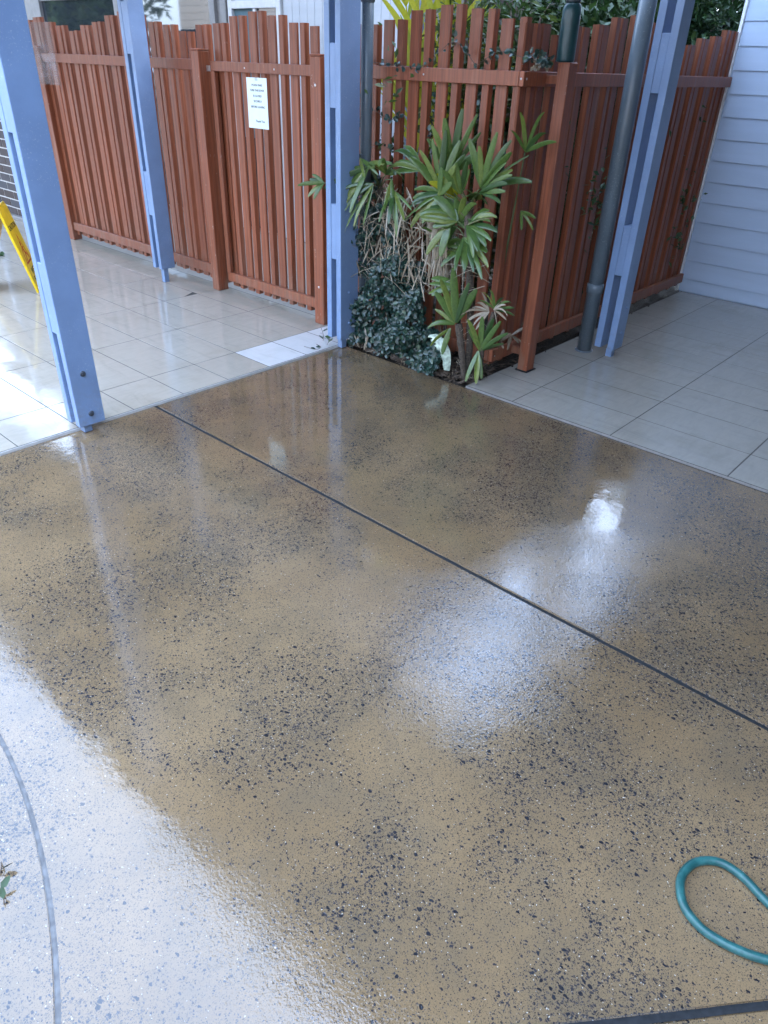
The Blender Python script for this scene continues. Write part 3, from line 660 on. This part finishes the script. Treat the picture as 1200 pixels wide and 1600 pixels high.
sg = thing('wet_floor_sign', 'yellow folding wet floor sign standing on the tiles at the left edge', 'sign', (-.80, 2.58, .012))
w_ = Vector((.55, .835, 0)).normalized(); l_ = Vector((-w_.y, w_.x, 0)); S0 = Vector((-.863, 2.482, .013)) - Vector((-.80, 2.58, .012))
def sign_panel(sign):
    top = S0 + l_ * .15 + Vector((0, 0, .60)); foot = S0 if sign > 0 else S0 + l_ * .38
    zax = (top - foot).normalized(); xax = w_ if sign > 0 else -w_; yax = zax.cross(xax).normalized()  # panel normal
    org = foot if sign > 0 else foot + w_ * .3
    Mx = Matrix((xax.to_4d(), zax.to_4d(), xax.cross(zax).to_4d(), Vector((0, 0, 0, 1)))).transposed(); Mx[0][3], Mx[1][3], Mx[2][3] = org
    L = (top - foot).length
    bm = bmesh.new()
    out = [(0, 0), (.045, 0), (.06, .035), (.24, .035), (.255, 0), (.3, 0), (.285, L - .03), (.27, L), (.03, L), (.015, L - .03)]
    vs_ = [bm.verts.new((x, y, -.009)) for x, y in out]; f = bm.faces.new(vs_); e = bmesh.ops.extrude_face_region(bm, geom=[f])
    for v in [q for q in e['geom'] if isinstance(q, bmesh.types.BMVert)]: v.co.z += .018
    bmesh.ops.recalc_face_normals(bm, faces=bm.faces[:])
    bmesh.ops.bevel(bm, geom=[q for q in bm.edges if abs(q.verts[0].co.z - q.verts[1].co.z) < 1e-6], offset=.003, segments=1, affect='EDGES')
    o = part('sign_panel', bm_mesh('sign_panel', bm, MAT['yellow']), sg); o.matrix_local = Mx
    fz = .0096
    nn = o.matrix_local
    for s_, yy, sz in (('CAUTION', .47, .052), ('WET', .14, .06), ('FLOOR', .085, .052)):
        q = part('lettering', text_me('lettering', s_, sz, MAT['ink'], bold=.0012), o, (.15, yy, fz))
    tri = GB()
    A, B_, C_ = (.15, .42, fz), (.06, .20, fz), (.24, .20, fz); c0 = (.15, .273, fz)
    inn = [tuple(c0[i] + (p[i] - c0[i]) * .8 for i in range(3)) for p in (A, B_, C_)]
    tri.add(([A, B_, C_] + inn, [(0, 1, 4, 3), (1, 2, 5, 4), (2, 0, 3, 5)])); part('warning_triangle', tri.me('warning_triangle', MAT['redink']), o)
    fig = GB(); fig.add(lathe([(.0, 0), (.016, 0)], 14)); fig.v = [(x + .138, y + .345, fz + .0002) for x, y, z in fig.v]
    for a, b, c in (((.138, .325), (.152, .28), .012), ((.152, .28), (.19, .255), .009), ((.19, .255), (.205, .225), .007), ((.152, .28), (.135, .24), .009), ((.135, .24), (.10, .222), .007), ((.142, .315), (.17, .315), .006), ((.142, .315), (.11, .29), .006)):
        a, b = Vector((*a, fz + .0002)), Vector((*b, fz + .0002)); d = (b - a).normalized(); nrm = Vector((-d.y, d.x, 0)) * c
        fig.add(([a - nrm, b - nrm, b + nrm, a + nrm], [(0, 1, 2, 3)]))
    part('slipping_figure', fig.me('slipping_figure', MAT['redink']), o)
sign_panel(1); sign_panel(-1)
hgp = S0 + l_ * .155 + Vector((0, 0, .605)); 
part('hinge_bar', mesh('hinge_bar', *tube_geo([hgp + w_ * .03, hgp + w_ * .27], .012, 10), MAT['yellow'], True), sg)

# ------------------------------------------------------------------ plants
def rv(a=1): return Vector((rnd.gauss(0, a), rnd.gauss(0, a), rnd.gauss(0, a)))
def blade(base, d, length, width, droop, nrm, segs=6, fold=.42, blunt=.6):
    """ribbed palm leaflet: folded strip that arches"""
    d = Vector(d).normalized(); nrm = Vector(nrm); side = d.cross(nrm).normalized(); n_ = side.cross(d).normalized()
    p = Vector(base); V, F = [], []
    for i in range(segs + 1):
        t = i / segs
        w = width * (min(1, .35 + 2.2 * t) if t < .35 else 1 - (1 - blunt) * ((t - .35) / .65) ** 2.2)
        if i == segs: w *= .55
        e = n_ * (w * fold * .5)
        V += [p - side * w / 2, p - side * w * .26 + e * .75, p + e * .15, p + side * w * .26 + e * .75, p + side * w / 2]
        dd = (d + Vector((0, 0, -1)) * droop * t * t + n_ * .0).normalized(); p = p + dd * (length / segs)
    for i in range(segs):
        a = i * 5; F += [(a + j, a + j + 1, a + j + 6, a + j + 5) for j in range(4)]
    return V, F
def fan(parent, base, aim, n, spread, length, width, nrm=(-.75, -.45, .5), droop=.25, petiole=None, mat='palm', name='frond', jit=.12):
    g_ = GB(); aim = Vector(aim).normalized(); nrm = Vector(nrm).normalized()
    nn = (nrm - aim * nrm.dot(aim)).normalized(); sd_ = aim.cross(nn)
    if mat == 'palm': n = int(n * 1.15 + .5)
    for i in range(n):
        a = (i / (n - 1) - .5) * spread if n > 1 else 0
        a += rnd.uniform(-jit, jit) * .5
        d = aim * cos(a) + sd_ * sin(a) + nn * rnd.uniform(-.05, .28)
        L = length * rnd.choice((1, 1, 1.05, .85)) * (1 - .28 * abs(a) / max(spread / 2, .1) * .8) * rnd.uniform(.82, 1.1)
        g_.add(blade(Vector(base) + nn * rnd.uniform(0, .006), d, L * 1.14, width * (1.06 if width > .02 else 1) * rnd.uniform(.7, 1.25), droop * rnd.uniform(.3, 2.2) + .1, (nn + rv(.28)).normalized()))
    o = part(name, g_.me(name, MAT[mat], True), parent)
    if petiole is not None:
        q = Vector(petiole); b = Vector(base)
        mid = (q + b) / 2 + Vector((0, 0, .02))
        o2 = part('leaf_stalk', mesh('leaf_stalk', *tube_geo([q, mid, b], [.004, .0032, .0026], 6), MAT['stemg'], True), o)
    return o
def stem(parent, pts, rads, hairy=60, mat='fibre'):
    s_ = part('stem', mesh('stem', *tube_geo(catmull(pts, 5), [rads[0] + (rads[1] - rads[0]) * i / (5 * (len(pts) - 1)) * 1.0 + .0035 * (i % 2) for i in range(5 * (len(pts) - 1) + 1)], 9), MAT[mat], False), parent)
    g_ = GB(); C_ = catmull(pts, 8)
    for _ in range(hairy):
        p = rnd.choice(C_[len(C_) // 4:]); a = rnd.uniform(0, 2 * pi); d = Vector((cos(a), sin(a), rnd.uniform(-.2, .9))); r0 = rads[1]
        g_.add(tube_geo([p + d * r0 * .7, p + d * (r0 + rnd.uniform(.01, .035)) + Vector((0, 0, rnd.uniform(-.01, .02)))], .0011, 3))
    if hairy: part('stem_fibre', g_.me('stem_fibre', MAT['dead']), s_)['kind'] = 'stuff'
    return s_
# Y decreases to the right in the picture, so (0,-1,0) aims right and (0,0,1) aims up
tp = thing('fan_palm', 'tallest fan palm in the corner bed, glossy fronds spread at mid fence height', 'palm', (.19, -.83, 0), 'fan palms in the corner bed')
def T(o, root): 
    return own(o, root)
T(stem(tp, [(.19, -.87, 0), (.175, -.86, .3), (.16, -.835, .6), (.155, -.805, .80), (.17, -.78, .98)], (.017, .022), 110), tp)
F_ = lambda *a, **k: T(fan(tp, *a, **k), tp)
F_((.14, -.60, 1.015), (-.05, .12, 1), 5, 1.3, .27, .036, petiole=(.165, -.77, .93), droop=.15)           # bright centre fan
F_((.10, -.625, 1.0), (-.25, -.62, .75), 3, .5, .20, .036, petiole=(.165, -.77, .93), droop=.05)
F_((.22, -.60, 1.10), (.05, -.12, 1), 6, 1.5, .27, .036, petiole=(.17, -.77, .97), droop=.1)
F_((.20, -.83, 1.05), (-.02, -.45, .9), 6, 1.5, .30, .034, petiole=(.17, -.79, .97), droop=.22)           # right fan
F_((.16, -.85, 1.03), (-.1, -.85, .4), 5, .8, .25, .032, petiole=(.17, -.79, .95), droop=.25)
F_((.12, -.755, 1.02), (-.25, .05, 1), 4, .9, .20, .032, petiole=(.165, -.78, .93), droop=.05)
F_((.14, -.80, .86), (-.2, -1, .12), 7, 1.5, .22, .034, droop=.5, petiole=(.16, -.80, .80))
F_((.13, -.74, .88), (-.35, .9, .35), 5, 1.2, .18, .05, droop=.7, petiole=(.16, -.80, .80))
F_((.12, -.80, .80), (-.3, -.75, -.55), 5, 1.1, .22, .036, droop=.6, petiole=(.16, -.81, .76))
F_((.12, -.70, .86), (-.3, .25, -.8), 2, .5, .22, .034, droop=.5, petiole=(.16, -.80, .78))
F_((.16, -.60, 1.0), (-.2, .65, -.35), 4, 1.3, .20, .032, droop=.9, petiole=(.165, -.77, .90))
F_((.21, -.40, 1.09), (-.1, .75, .35), 4, 1.0, .20, .035, droop=.7, petiole=(.17, -.76, .96))
for q_ in range(7):
    b_ = (.20 + rnd.uniform(-.03, .05), rnd.uniform(-.82, -.52), rnd.uniform(.72, 1.0)); F_(b_, (-.15, rnd.uniform(-.9, .9), rnd.uniform(-.6, .8)), 4, rnd.uniform(.8, 1.5), .2, .028, droop=.5, petiole=(.165, -.80, b_[2] - .06))
F_((.20, -.66, .98), (-.25, .1, .7), 4, 1.2, .2, .03, petiole=(.165, -.78, .9), mat='palmy')
dt = T(fan(tp, (.13, -.63, .92), (-.1, .1, -1), 8, .8, .17, .03, droop=.1, mat='dead', name='dead_frond'), tp)
g_ = GB()
for _ in range(150):
    y = rnd.gauss(-.60, .045); z = rnd.uniform(.70, .86); x = rnd.uniform(.14, .24)
    g_.add(blade((x, y, z), (rnd.uniform(-.15, .1), rnd.uniform(-.25, .25), -1), rnd.uniform(.12, .3), rnd.uniform(.004, .012), .2, (-1, -.2, .1), 4))
T(part('dead_thatch', g_.me('dead_thatch', MAT['dead'], True), tp), tp)
g_ = GB()
for _ in range(60):
    y = rnd.uniform(-.95, .05); z = rnd.uniform(.45, .95); x = rnd.uniform(.06, .2); a = rnd.uniform(-.7, .7)
    d = Vector((rnd.uniform(-.4, .2), cos(a) * rnd.choice((-1, 1)), sin(a))) * rnd.uniform(.04, .14)
    g_.add(tube_geo([Vector((x, y, z)) - d, Vector((x, y, z)) + Vector((0, 0, .01)), Vector((x, y, z)) + d], [.0022, .0016, .001], 4))
T(part('dead_stalks', g_.me('dead_stalks', MAT['dead']), tp), tp)

lp_ = thing('fan_palm', 'low fan palm with three upright broad leaflets near the foot of the fence', 'palm', (.12, -.86, 0), 'fan palms in the corner bed')
T(stem(lp_, [(.13, -.885, 0), (.12, -.86, .16), (.12, -.815, .33)], (.015, .021), 25), lp_)
F2 = lambda *a, **k: T(fan(lp_, *a, **k), lp_)
F2((.105, -.805, .34), (-.05, .03, 1), 4, 1.05, .265, .040, droop=.08)
F2((.12, -.80, .36), (.02, .3, 1), 3, .8, .22, .034, droop=.1)
F2((.10, -.80, .33), (-.4, .85, .3), 2, .5, .19, .026, droop=.9)
F2((.10, -.775, .30), (-.3, .35, -.7), 2, .6, .2, .028, droop=.6)
F2((.14, -.77, .53), (-.3, 1, .05), 5, .8, .16, .034, droop=.4)
sp = thing('fan_palm', 'small fan palm with ragged yellowish fronds by the fence corner', 'palm', (.17, -1.0, 0), 'fan palms in the corner bed')
sp.location = (.19, -.95, 0)
T(stem(sp, [(.19, -.95, 0), (.17, -.96, .12), (.16, -.975, .25), (.2, -1.0, .42)], (.013, .016), 25), sp)
F3 = lambda *a, **k: T(fan(sp, *a, **k), sp)
F3((.15, -.962, .20), (0, -.28, 1), 6, 1.5, .24, .032, droop=.15)
F3((.14, -.955, .20), (-.3, -.2, -.9), 3, .6, .21, .036, droop=.2, mat='palm')
F3((.20, -1.0, .44), (-.1, -.3, .8), 6, 2.4, .14, .016, droop=.5)
T(fan(sp, (.19, -.97, .42), (-.2, .5, .0), 7, 2.2, .14, .014, droop=.7, mat='dead', name='dead_frond'), sp)
T(fan(sp, (.19, -1.0, .44), (-.2, -.8, .3), 5, 1.6, .12, .012, droop=.6, mat='dead', name='dead_frond'), sp)
lpm = thing('fan_palm', 'fan palm with long arching leaflets drooping beside the corner blue post', 'palm', (.2, -.08, 0), 'fan palms in the corner bed')
T(stem(lpm, [(.22, -.10, 0), (.2, -.1, .5), (.2, -.1, .98)], (.014, .016), 30), lpm)
F4 = lambda *a, **k: T(fan(lpm, *a, **k), lpm)
F4((.10, -.10, 1.085), (-.3, .75, -.7), 4, 1.1, .29, .040, droop=.6, petiole=(.2, -.1, .96))
F4((.12, -.07, 1.10), (-.2, -.9, .05), 3, .35, .22, .03, droop=.1, petiole=(.2, -.1, .97))
F4((.11, -.02, 1.12), (-.2, -.75, -.4), 2, .5, .22, .024, droop=.2, petiole=(.2, -.1, .97))
F4((.10, .0, .90), (-.35, .35, -.6), 5, 1.6, .20, .012, droop=1.2, petiole=(.2, -.1, .9))
F4((.10, -.28, 1.04), (-.2, -.12, -1), 2, .25, .27, .032, droop=.1, petiole=(.2, -.1, .97))
F4((.12, .30, .955), (-.5, .75, -.15), 4, 1.5, .13, .022, droop=.6, petiole=(.2, -.06, .97))
F4((.10, -.14, 1.0), (-.35, .5, -.6), 5, 1.3, .24, .024, droop=.9, petiole=(.2, -.1, .95))
F4((.12, -.22, 1.06), (-.3, -.2, .4), 4, 1.6, .2, .026, droop=.9, petiole=(.2, -.1, .97))
F4((.10, -.30, .98), (-.3, -.4, -.6), 4, 1.2, .22, .022, droop=.7, petiole=(.2, -.1, .95))
g_ = GB()
for _ in range(210):
    y = rnd.uniform(-.50, .04); z = rnd.uniform(.60, 1.02) - .1 * abs(y + .15); x = rnd.uniform(.10, .26); a = rnd.gauss(-pi / 2, .75)
    g_.add(blade((x, y, z), (rnd.uniform(-.5, .15), cos(a), sin(a)), rnd.uniform(.07, .24), rnd.uniform(.004, .013), rnd.uniform(.1, 1.2), (-1, rnd.uniform(-.6, .6), .3), 4))
T(part('dead_strands', g_.me('dead_strands', MAT['dead'], True), lpm), lpm)
# palm frond by the corner post
tv = thing('fan_palm', 'single thin palm frond poking through the side fence next to the corner post', 'palm', (.42, -1.0, 0), 'fan palms in the corner bed')
tv.location = (.40, -.88, .02)
T(part('stem', mesh('stem', *tube_geo([(.40, -.87, .02), (.40, -.90, .7), (.385, -.955, 1.22)], [.006, .005, .003], 6), MAT['stemg'], True), tv), tv)
T(fan(tv, (.385, -.96, 1.225), (-.25, -.35, .9), 4, 1.4, .22, .022, droop=.4), tv)
T(fan(tv, (.40, -.965, .93), (-.2, -.7, -.4), 3, 1.0, .13, .018, droop=.5), tv)
# dry scraps hanging on the side fence
for (x, y, z, lab) in ((.37, -.955, .205, 'shrivelled grey leaf scrap caught low on the fence corner'), (.475, -.96, .22, 'crumpled pale dry leaf caught beside the red corner post'), (.64, -.965, .30, 'dry leaf tuft stuck to the fence right of the red corner post')):
    g_ = GB()
    for _ in range(7): g_.add(blade((x, y, z), (rnd.uniform(-1, 1), rnd.uniform(-.5, -.05), rnd.uniform(-1, .9)), rnd.uniform(.05, .13), rnd.uniform(.008, .03), .5, (-.5, -.8, .3), 4))
    tag(part('dry_leaf', g_.me('dry_leaf', MAT['dead'], True)), lab, 'dry leaf', 'dry leaves on the fence')

def leaf6(p, d, n_, L, W):
    d = d.normalized(); s_ = d.cross(n_).normalized(); u = s_.cross(d)
    return ([p, p + d * L * .35 + s_ * W * .5 + u * W * .12, p + d * L * .75 + s_ * W * .36 + u * W * .1, p + d * L, p + d * L * .75 - s_ * W * .36 + u * W * .1, p + d * L * .35 - s_ * W * .5 + u * W * .12, p + d * L * .5 - u * W * .05],
            [(0, 1, 6), (1, 2, 6), (2, 3, 6), (3, 4, 6), (4, 5, 6), (5, 0, 6)])
iv = thing('ivy', 'dark blue green ivy mound climbing the fence foot beside the corner blue post', 'ivy', (.12, -.3, 0))
g_ = GB(); cnt = 0
while cnt < 7500:
    y = rnd.uniform(-.72, .03); u = (-y + .03) / .75
    top = 1.06 - .70 * u ** .95 + .08 * sin(y * 21) if u < .75 else .34 - .5 * (u - .75)
    if y < -.45: top *= .72
    z = rnd.uniform(0, 1) ** .9 * max(top, .05)
    bulge = .13 * (1 - z / 1.2) + .05 * sin(y * 17 + z * 11) + .03 * sin(z * 31 + y * 9)
    x = .27 - bulge - abs(rnd.gauss(0, .035)); x = max(x, .035 if z > .09 else .05)
    if sin(y * 26 + 1.3) * sin(z * 19 + y * 7) > .72: continue
    nn = Vector((-1, -.35, .55)) + rv(.45); d = Vector((rnd.uniform(-.5, .1), rnd.uniform(-1, 1), rnd.uniform(-1, .3)))
    L = rnd.uniform(.022, .042); g_.add(leaf6(Vector((x, y, z + .015)), d, nn.normalized(), L, L * rnd.uniform(.6, .85))); cnt += 1
T(part('foliage', g_.me('foliage', MAT['ivy'], True), iv), iv)
g_ = GB()
for _ in range(55):
    y0 = rnd.uniform(-.65, .0); h = rnd.uniform(.2, .75) * (1 - (-y0) * .7); pts = [Vector((.2, y0, 0))]
    for i in range(6): pts.append(pts[-1] + Vector((rnd.uniform(-.02, .02), rnd.uniform(-.03, .03), h / 6)))
    g_.add(tube_geo(pts, .0022, 4))
T(part('vine_stem', g_.me('vine_stem', MAT['twig']), iv), iv)
# runners of ivy along the upper rail and up the downpipe
rv2 = thing('ivy_runner', 'thin ivy runners straggling through the top of the fence above the palms', 'ivy', (.3, -.4, 1.6))
g_ = GB(); gs = GB()
for seg in ([(.30, .16, 1.30), (.295, .06, 1.36), (.30, -.06, 1.32), (.30, -.15, 1.34)], [(.29, .13, 1.16), (.29, 0, 1.19), (.295, -.12, 1.15)], [(.33, .14, 1.60), (.30, -.05, 1.592), (.31, -.3, 1.592), (.30, -.5, 1.70), (.30, -.66, 1.595)], [(.31, -.66, 1.60), (.30, -.78, 1.66), (.30, -.93, 1.64), (.37, -1.0, 1.62)],
            [(.31, -.35, 1.25), (.37, -.34, 1.35), (.4, -.33, 1.48)], [(.40, -.64, 1.25), (.40, -.63, 1.4), (.4, -.62, 1.5)], [(.40, -.45, 1.1), (.40, -.44, 1.3)], [(.22, .02, 1.08), (.16, .045, 1.14), (.14, .03, 1.10)], [(.2, .06, .95), (.2, .055, 1.3), (.21, .05, 1.5)],
            [(.30, -.93, 1.62), (.36, -.97, 1.66), (.45, -.97, 1.63), (.48, -.97, 1.62)]):
    c_ = catmull(seg, 8); gs.add(tube_geo(c_, .0016, 4))
    for p in c_:
        for _ in range(2):
            if rnd.random() < .55:
                L = rnd.uniform(.018, .036); g_.add(leaf6(p + rv(.008), rv(1), (Vector((-1, -.4, .5)) + rv(.4)).normalized(), L, L * .8))
o = T(part('foliage', g_.me('foliage', MAT['ivy'], True), rv2), rv2); T(part('vine_stem', gs.me('vine_stem', MAT['twig']), rv2), rv2)
g_ = GB()
for _ in range(60):
    p = Vector((rnd.uniform(.37, .5), rnd.uniform(-.97, -.93), rnd.uniform(1.595, 1.64))); L = rnd.uniform(.012, .026); g_.add(leaf6(p, rv(1), (Vector((-1, -.4, .6)) + rv(.5)).normalized(), L, L * .7))
tag(part('dry_blossom', g_.me('dry_blossom', MAT['dead'], True)), 'withered pale blossom cluster on the top rail left of the bottle', 'dry blossom')
# pale variegated leaf
g_ = GB(); NV = 14; V, F = [], []
for i in range(NV + 1):
    t = i / NV; a = -.35 + 1.75 * t; w = .034 * sin(pi * (.12 + .82 * t)) + .012
    c_ = Vector((.085, -.665 - .085 * sin(a) - .02 * t, .235 - .12 * (1 - cos(a)) - .09 * t)); wv = Vector((-.2, .62, -.25 + .5 * t)).normalized()
    V += [c_ - wv * w + Vector((.02, 0, 0)), c_ + Vector((-.012, 0, .004)), c_ + wv * w * (1 if i % 3 else .45) + Vector((.012, 0, 0))]
for i in range(NV): a = i * 3; F += [(a, a + 1, a + 4, a + 3), (a + 1, a + 2, a + 5, a + 4)]
tag(part('variegated_leaf', mesh('variegated_leaf', V, F, MAT['varieg'], True)), 'pale cream and green variegated leaf at the right edge of the ivy', 'leaf')
# dry stalks beside corner post foot, sprigs on the tile
g_ = GB()
for (a, b) in (((.06, -.06, .02), (.10, -.03, .13)), ((.07, -.11, .01), (.13, -.10, .12)), ((.075, -.13, .02), (.11, -.08, .15)), ((.07, -.07, .01), (.06, -.03, .09)), ((.05, -.13, .012), (.1, -.12, .10))):
    d = Vector(b) - Vector(a); g_.add(blade(a, d, d.length, .014, .2, (-1, -.3, .2), 4))
tag(part('dry_leaf', g_.me('dry_leaf', MAT['dead'], True)), 'bleached dry leaf stubs at the foot of the corner blue post', 'dry leaf')
def sprig(name, pts, nleaf, mat, label, L0=.025, up=.8, grp=None):
    root = thing(name, label, 'leaf sprig', pts[0], grp); c_ = catmull(pts, 6)
    T(part('stalk', mesh('stalk', *tube_geo(c_, .0014, 4), MAT['twig']), root), root)
    for i in range(nleaf):
        p = c_[int((i + .7) / nleaf * (len(c_) - 1))]; L = L0 * rnd.uniform(.8, 1.25); g2 = GB(); g2.add(leaf6(p + Vector((0, 0, .003)), Vector((rnd.uniform(-1, 1), rnd.uniform(-1, 1), rnd.uniform(-.1, up))), (Vector((0, 0, 1)) + rv(.35)).normalized(), L, L * .5))
        T(part('leaf', g2.me('leaf', MAT[mat], True), root), root)
sprig('ivy_sprig', [(-.10, .16, .014), (-.12, .10, .016), (-.17, .09, .014), (-.20, .17, .02)], 4, 'ivy', 'fallen ivy sprig lying on the white tile edge beside the corner post', .03, .3)
sprig('ivy_sprig', [(-.02, .18, .014), (.0, .2, .05), (.0, .22, .09)], 5, 'ivy', 'little ivy shoot standing between the gate post and the corner blue post', .035, .6)
sprig('ivy_sprig', [(-.06, .10, .014), (-.055, .09, .04), (-.05, .075, .075)], 5, 'palm', 'green and yellow weed shoot at the foot of the corner blue post', .045, .9)
sprig('fallen_leaf', [(-.62, 3.92, .014), (-.60, 3.85, .02), (-.55, 3.8, .016)], 4, 'leafd', 'dark leaf scrap lying on the tiles behind the yellow sign', .07, .4)
sprig('fallen_leaf', [(-3.062, -1.945, .003), (-3.064, -1.96, .014), (-3.075, -1.975, .006)], 2, 'ivy', 'curled dark leaf on the concrete at the left edge, upper one', .03, .4)
sprig('fallen_leaf', [(-3.098, -2.005, .003), (-3.090, -2.025, .014), (-3.10, -2.05, .004)], 2, 'leafd', 'curled dark leaf on the concrete at the left edge, lower one', .03, .4)

# shrubs and trees behind the fences
def tree(name, label, cat, x, y, h, trunk_h, crown, n, L, mat, seed, group=None, limbs=9, twigs=0, base_z=-.01, asp=.5):
    r_ = random.Random(seed); root = thing(name, label, cat, (x, y, 0), group); rx, ry_, rz = crown; cz = h - rz
    g2 = GB(); g2.add(tube_geo([(x, y, base_z), (x + .03, y - .02, trunk_h * .5), (x, y + .02, trunk_h), (x + .02, y, cz + rz * .3)], [.022 * h, .018 * h, .014 * h, .006 * h], 8)); tips_ = []
    for i in range(limbs):
        a = 2 * pi * i / limbs + r_.uniform(-.3, .3); z0 = r_.uniform(trunk_h * .6, cz + rz * .2); e = r_.uniform(.55, .95)
        t = Vector((x + cos(a) * rx * e, y + sin(a) * ry_ * e, cz + rz * r_.uniform(-.6, .8))); m_ = Vector((x, y, z0)).lerp(t, .5) + Vector((0, 0, .08 * h))
        c_ = catmull([(x, y, z0), m_, t], 4); g2.add(tube_geo(c_, [.008 * h * (1 - j / len(c_)) + .002 * h for j in range(len(c_))], 5)); tips_ += c_[3:]
        for q in range(twigs):
            s0 = r_.choice(c_[2:]); d = Vector((r_.gauss(0, 1), r_.gauss(0, 1), r_.gauss(.2, 1))).normalized() * r_.uniform(.1, .3) * rx
            g2.add(tube_geo([s0, s0 + d * .6 + Vector((0, 0, .02)), s0 + d], .0035, 4)); tips_.append(s0 + d)
    own(part('trunk', g2.me('trunk', MAT['bark'], True), root), root)
    cl = [(Vector((r_.gauss(0, .48) * rx + x, r_.gauss(0, .48) * ry_ + y, cz + r_.gauss(0, .45) * rz)), r_.uniform(.16, .34)) for _ in range(26)] + [(t, .2) for t in tips_]
    g3 = GB()
    for _ in range(n):
        c_, s_ = r_.choice(cl); p = c_ + Vector((r_.gauss(0, 1) * rx, r_.gauss(0, 1) * ry_, r_.gauss(0, 1) * rz)) * s_ * .55
        if p.z < base_z + .02: continue
        d = Vector((r_.gauss(0, 1), r_.gauss(0, 1), r_.gauss(-.3, .7))); nn = Vector((r_.gauss(0, .7), r_.gauss(0, .7), 1)).normalized(); l2 = L * r_.uniform(.6, 1.25)
        dn_ = d.normalized(); s2 = dn_.cross(nn)
        if s2.length < .05: continue
        s2.normalize(); u = s2.cross(dn_)
        g3.add(([p, p + dn_ * l2 * .45 + s2 * l2 * asp * .5 + u * l2 * .08, p + dn_ * l2, p + dn_ * l2 * .45 - s2 * l2 * asp * .5 + u * l2 * .08], [(0, 1, 2), (0, 2, 3)]))
    own(part('crown', g3.me('crown', MAT[mat]), root), root)
    return root
tree('shrub', 'twiggy green shrub behind the fence left of the bottle', 'shrub', .95, -.30, 2.35, .5, (.46, .42, 1.0), 4200, .06, 'leafm', 3, limbs=16, twigs=9)
tree('shrub', 'dense dark shrub behind the side fence right of the bottle', 'shrub', 1.7, -.40, 2.45, .3, (.6, .42, 1.2), 8000, .075, 'leafd', 5, twigs=3)
tree('shrub', 'glossy dark hedge shrub between the right blue post and the weatherboard wall', 'shrub', 3.2, -.30, 2.9, .3, (.8, .45, 1.45), 16000, .06, 'leafd', 8, twigs=2)
tree('shrub', 'tall dark leaved shrub behind the hedge by the weatherboard wall', 'shrub', 4.7, -.05, 3.3, .5, (1.1, .75, 1.65), 11000, .09, 'leafd', 21, twigs=2)
tree('shrub', 'loose broad leaved shrub at the back of the garden by the white wall', 'shrub', 2.4, -.2, 2.6, .3, (.55, .5, 1.25), 7000, .08, 'leafm', 11, twigs=3)
# cane palm, sunlight put into its yellow leaf colour
yp = thing('cane_palm', 'yellow green cane palm rising behind the fence at the tallest palings', 'palm', (.85, .12, 0))
T(stem(yp, [(.85, .12, 0), (.85, .12, .5), (.85, .12, 1.0)], (.02, .018), 0, 'stemg'), yp)
for (b, e) in (((.85, .15, 1.0), (.9, .40, 2.05)), ((.85, .12, 1.0), (.80, .22, 2.2)), ((.85, .1, 1.0), (.85, .02, 1.95)), ((.85, .1, .95), (.8, -.15, 1.8)), ((.85, .1, .9), (.8, .35, 1.5)), ((.85, .1, .9), (1.0, -.1, 1.5))):
    b, e = Vector(b), Vector(e); mid = b.lerp(e, .55) + Vector((0, 0, .1)); c_ = catmull([b, mid, e], 9); g2 = GB()
    for i, p in list(enumerate(c_[4:]))[::2]:
        ax = (c_[min(i + 5, len(c_) - 1)] - c_[i + 3]).normalized(); sd2 = ax.cross(Vector((-1, -.4, .2))).normalized()
        for s_ in (-1, 1):
            g2.add(blade(p, ax * 1.0 + sd2 * s_ * .42 + rv(.07), rnd.uniform(.26, .40), .036, .35, Vector((-1, -.3, .3)), 5, .3, .2))
    f_ = T(part('frond', g2.me('frond', MAT['palmy'], True), yp), yp)
    part('leaf_stalk', mesh('leaf_stalk', *tube_geo(c_, .005, 5), MAT['palmy'], True), f_)
# low filler plants in the bed behind the fence
for i, (x, y, h, lab) in enumerate(((.62, -.05, 1.35, 'dark leafy shrub seen through the fence gaps left of centre'), (.66, -.55, 1.5, 'dark leafy shrub seen through the fence gaps behind the palms'), (1.25, -.62, 1.55, 'dark leafy shrub seen through gaps of the side fence'), (1.9, -.58, 1.6, 'dark leafy shrub behind the side fence where the right downpipe stands'), (2.75, -.6, 1.6, 'dark leafy shrub behind the far end of the side fence'))):
    tree('shrub', lab, 'shrub', x, y, h, .3, (.24, .28, h * .5), 1900, .05, 'leafd', 30 + i, limbs=6)
tree('garden_tree', 'tall dark tree added behind the garden to block sun between the two buildings', 'tree', 6.9, 1.0, 5.0, 1.2, (1.6, 2.0, 2.1), 7000, .16, 'leafd', 77)  # tree added to block sun through the garden gap
# big trees reflected in the glass
for i, (x, y, h) in enumerate(((-7.6, 27, 6.5), (-5.2, 22.5, 7.5), (-3.4, 25, 7.0), (-10.5, 29, 8.0), (-1.0, 24, 7.5))):
    tree('garden_tree', ['bushy tree at the end of the white house', 'tall spreading tree beyond the walkway', 'round headed tree beyond the reflected brick', 'tallest tree far behind the white house', 'broad tree far past the courtyard house'][i], 'tree', x, y, h, 1.8, (2.4, 2.4, h * .47), 6500, .42, 'leafm', 50 + i, 'trees across the yard', base_z=-.16)
print('objects', len(bpy.data.objects))
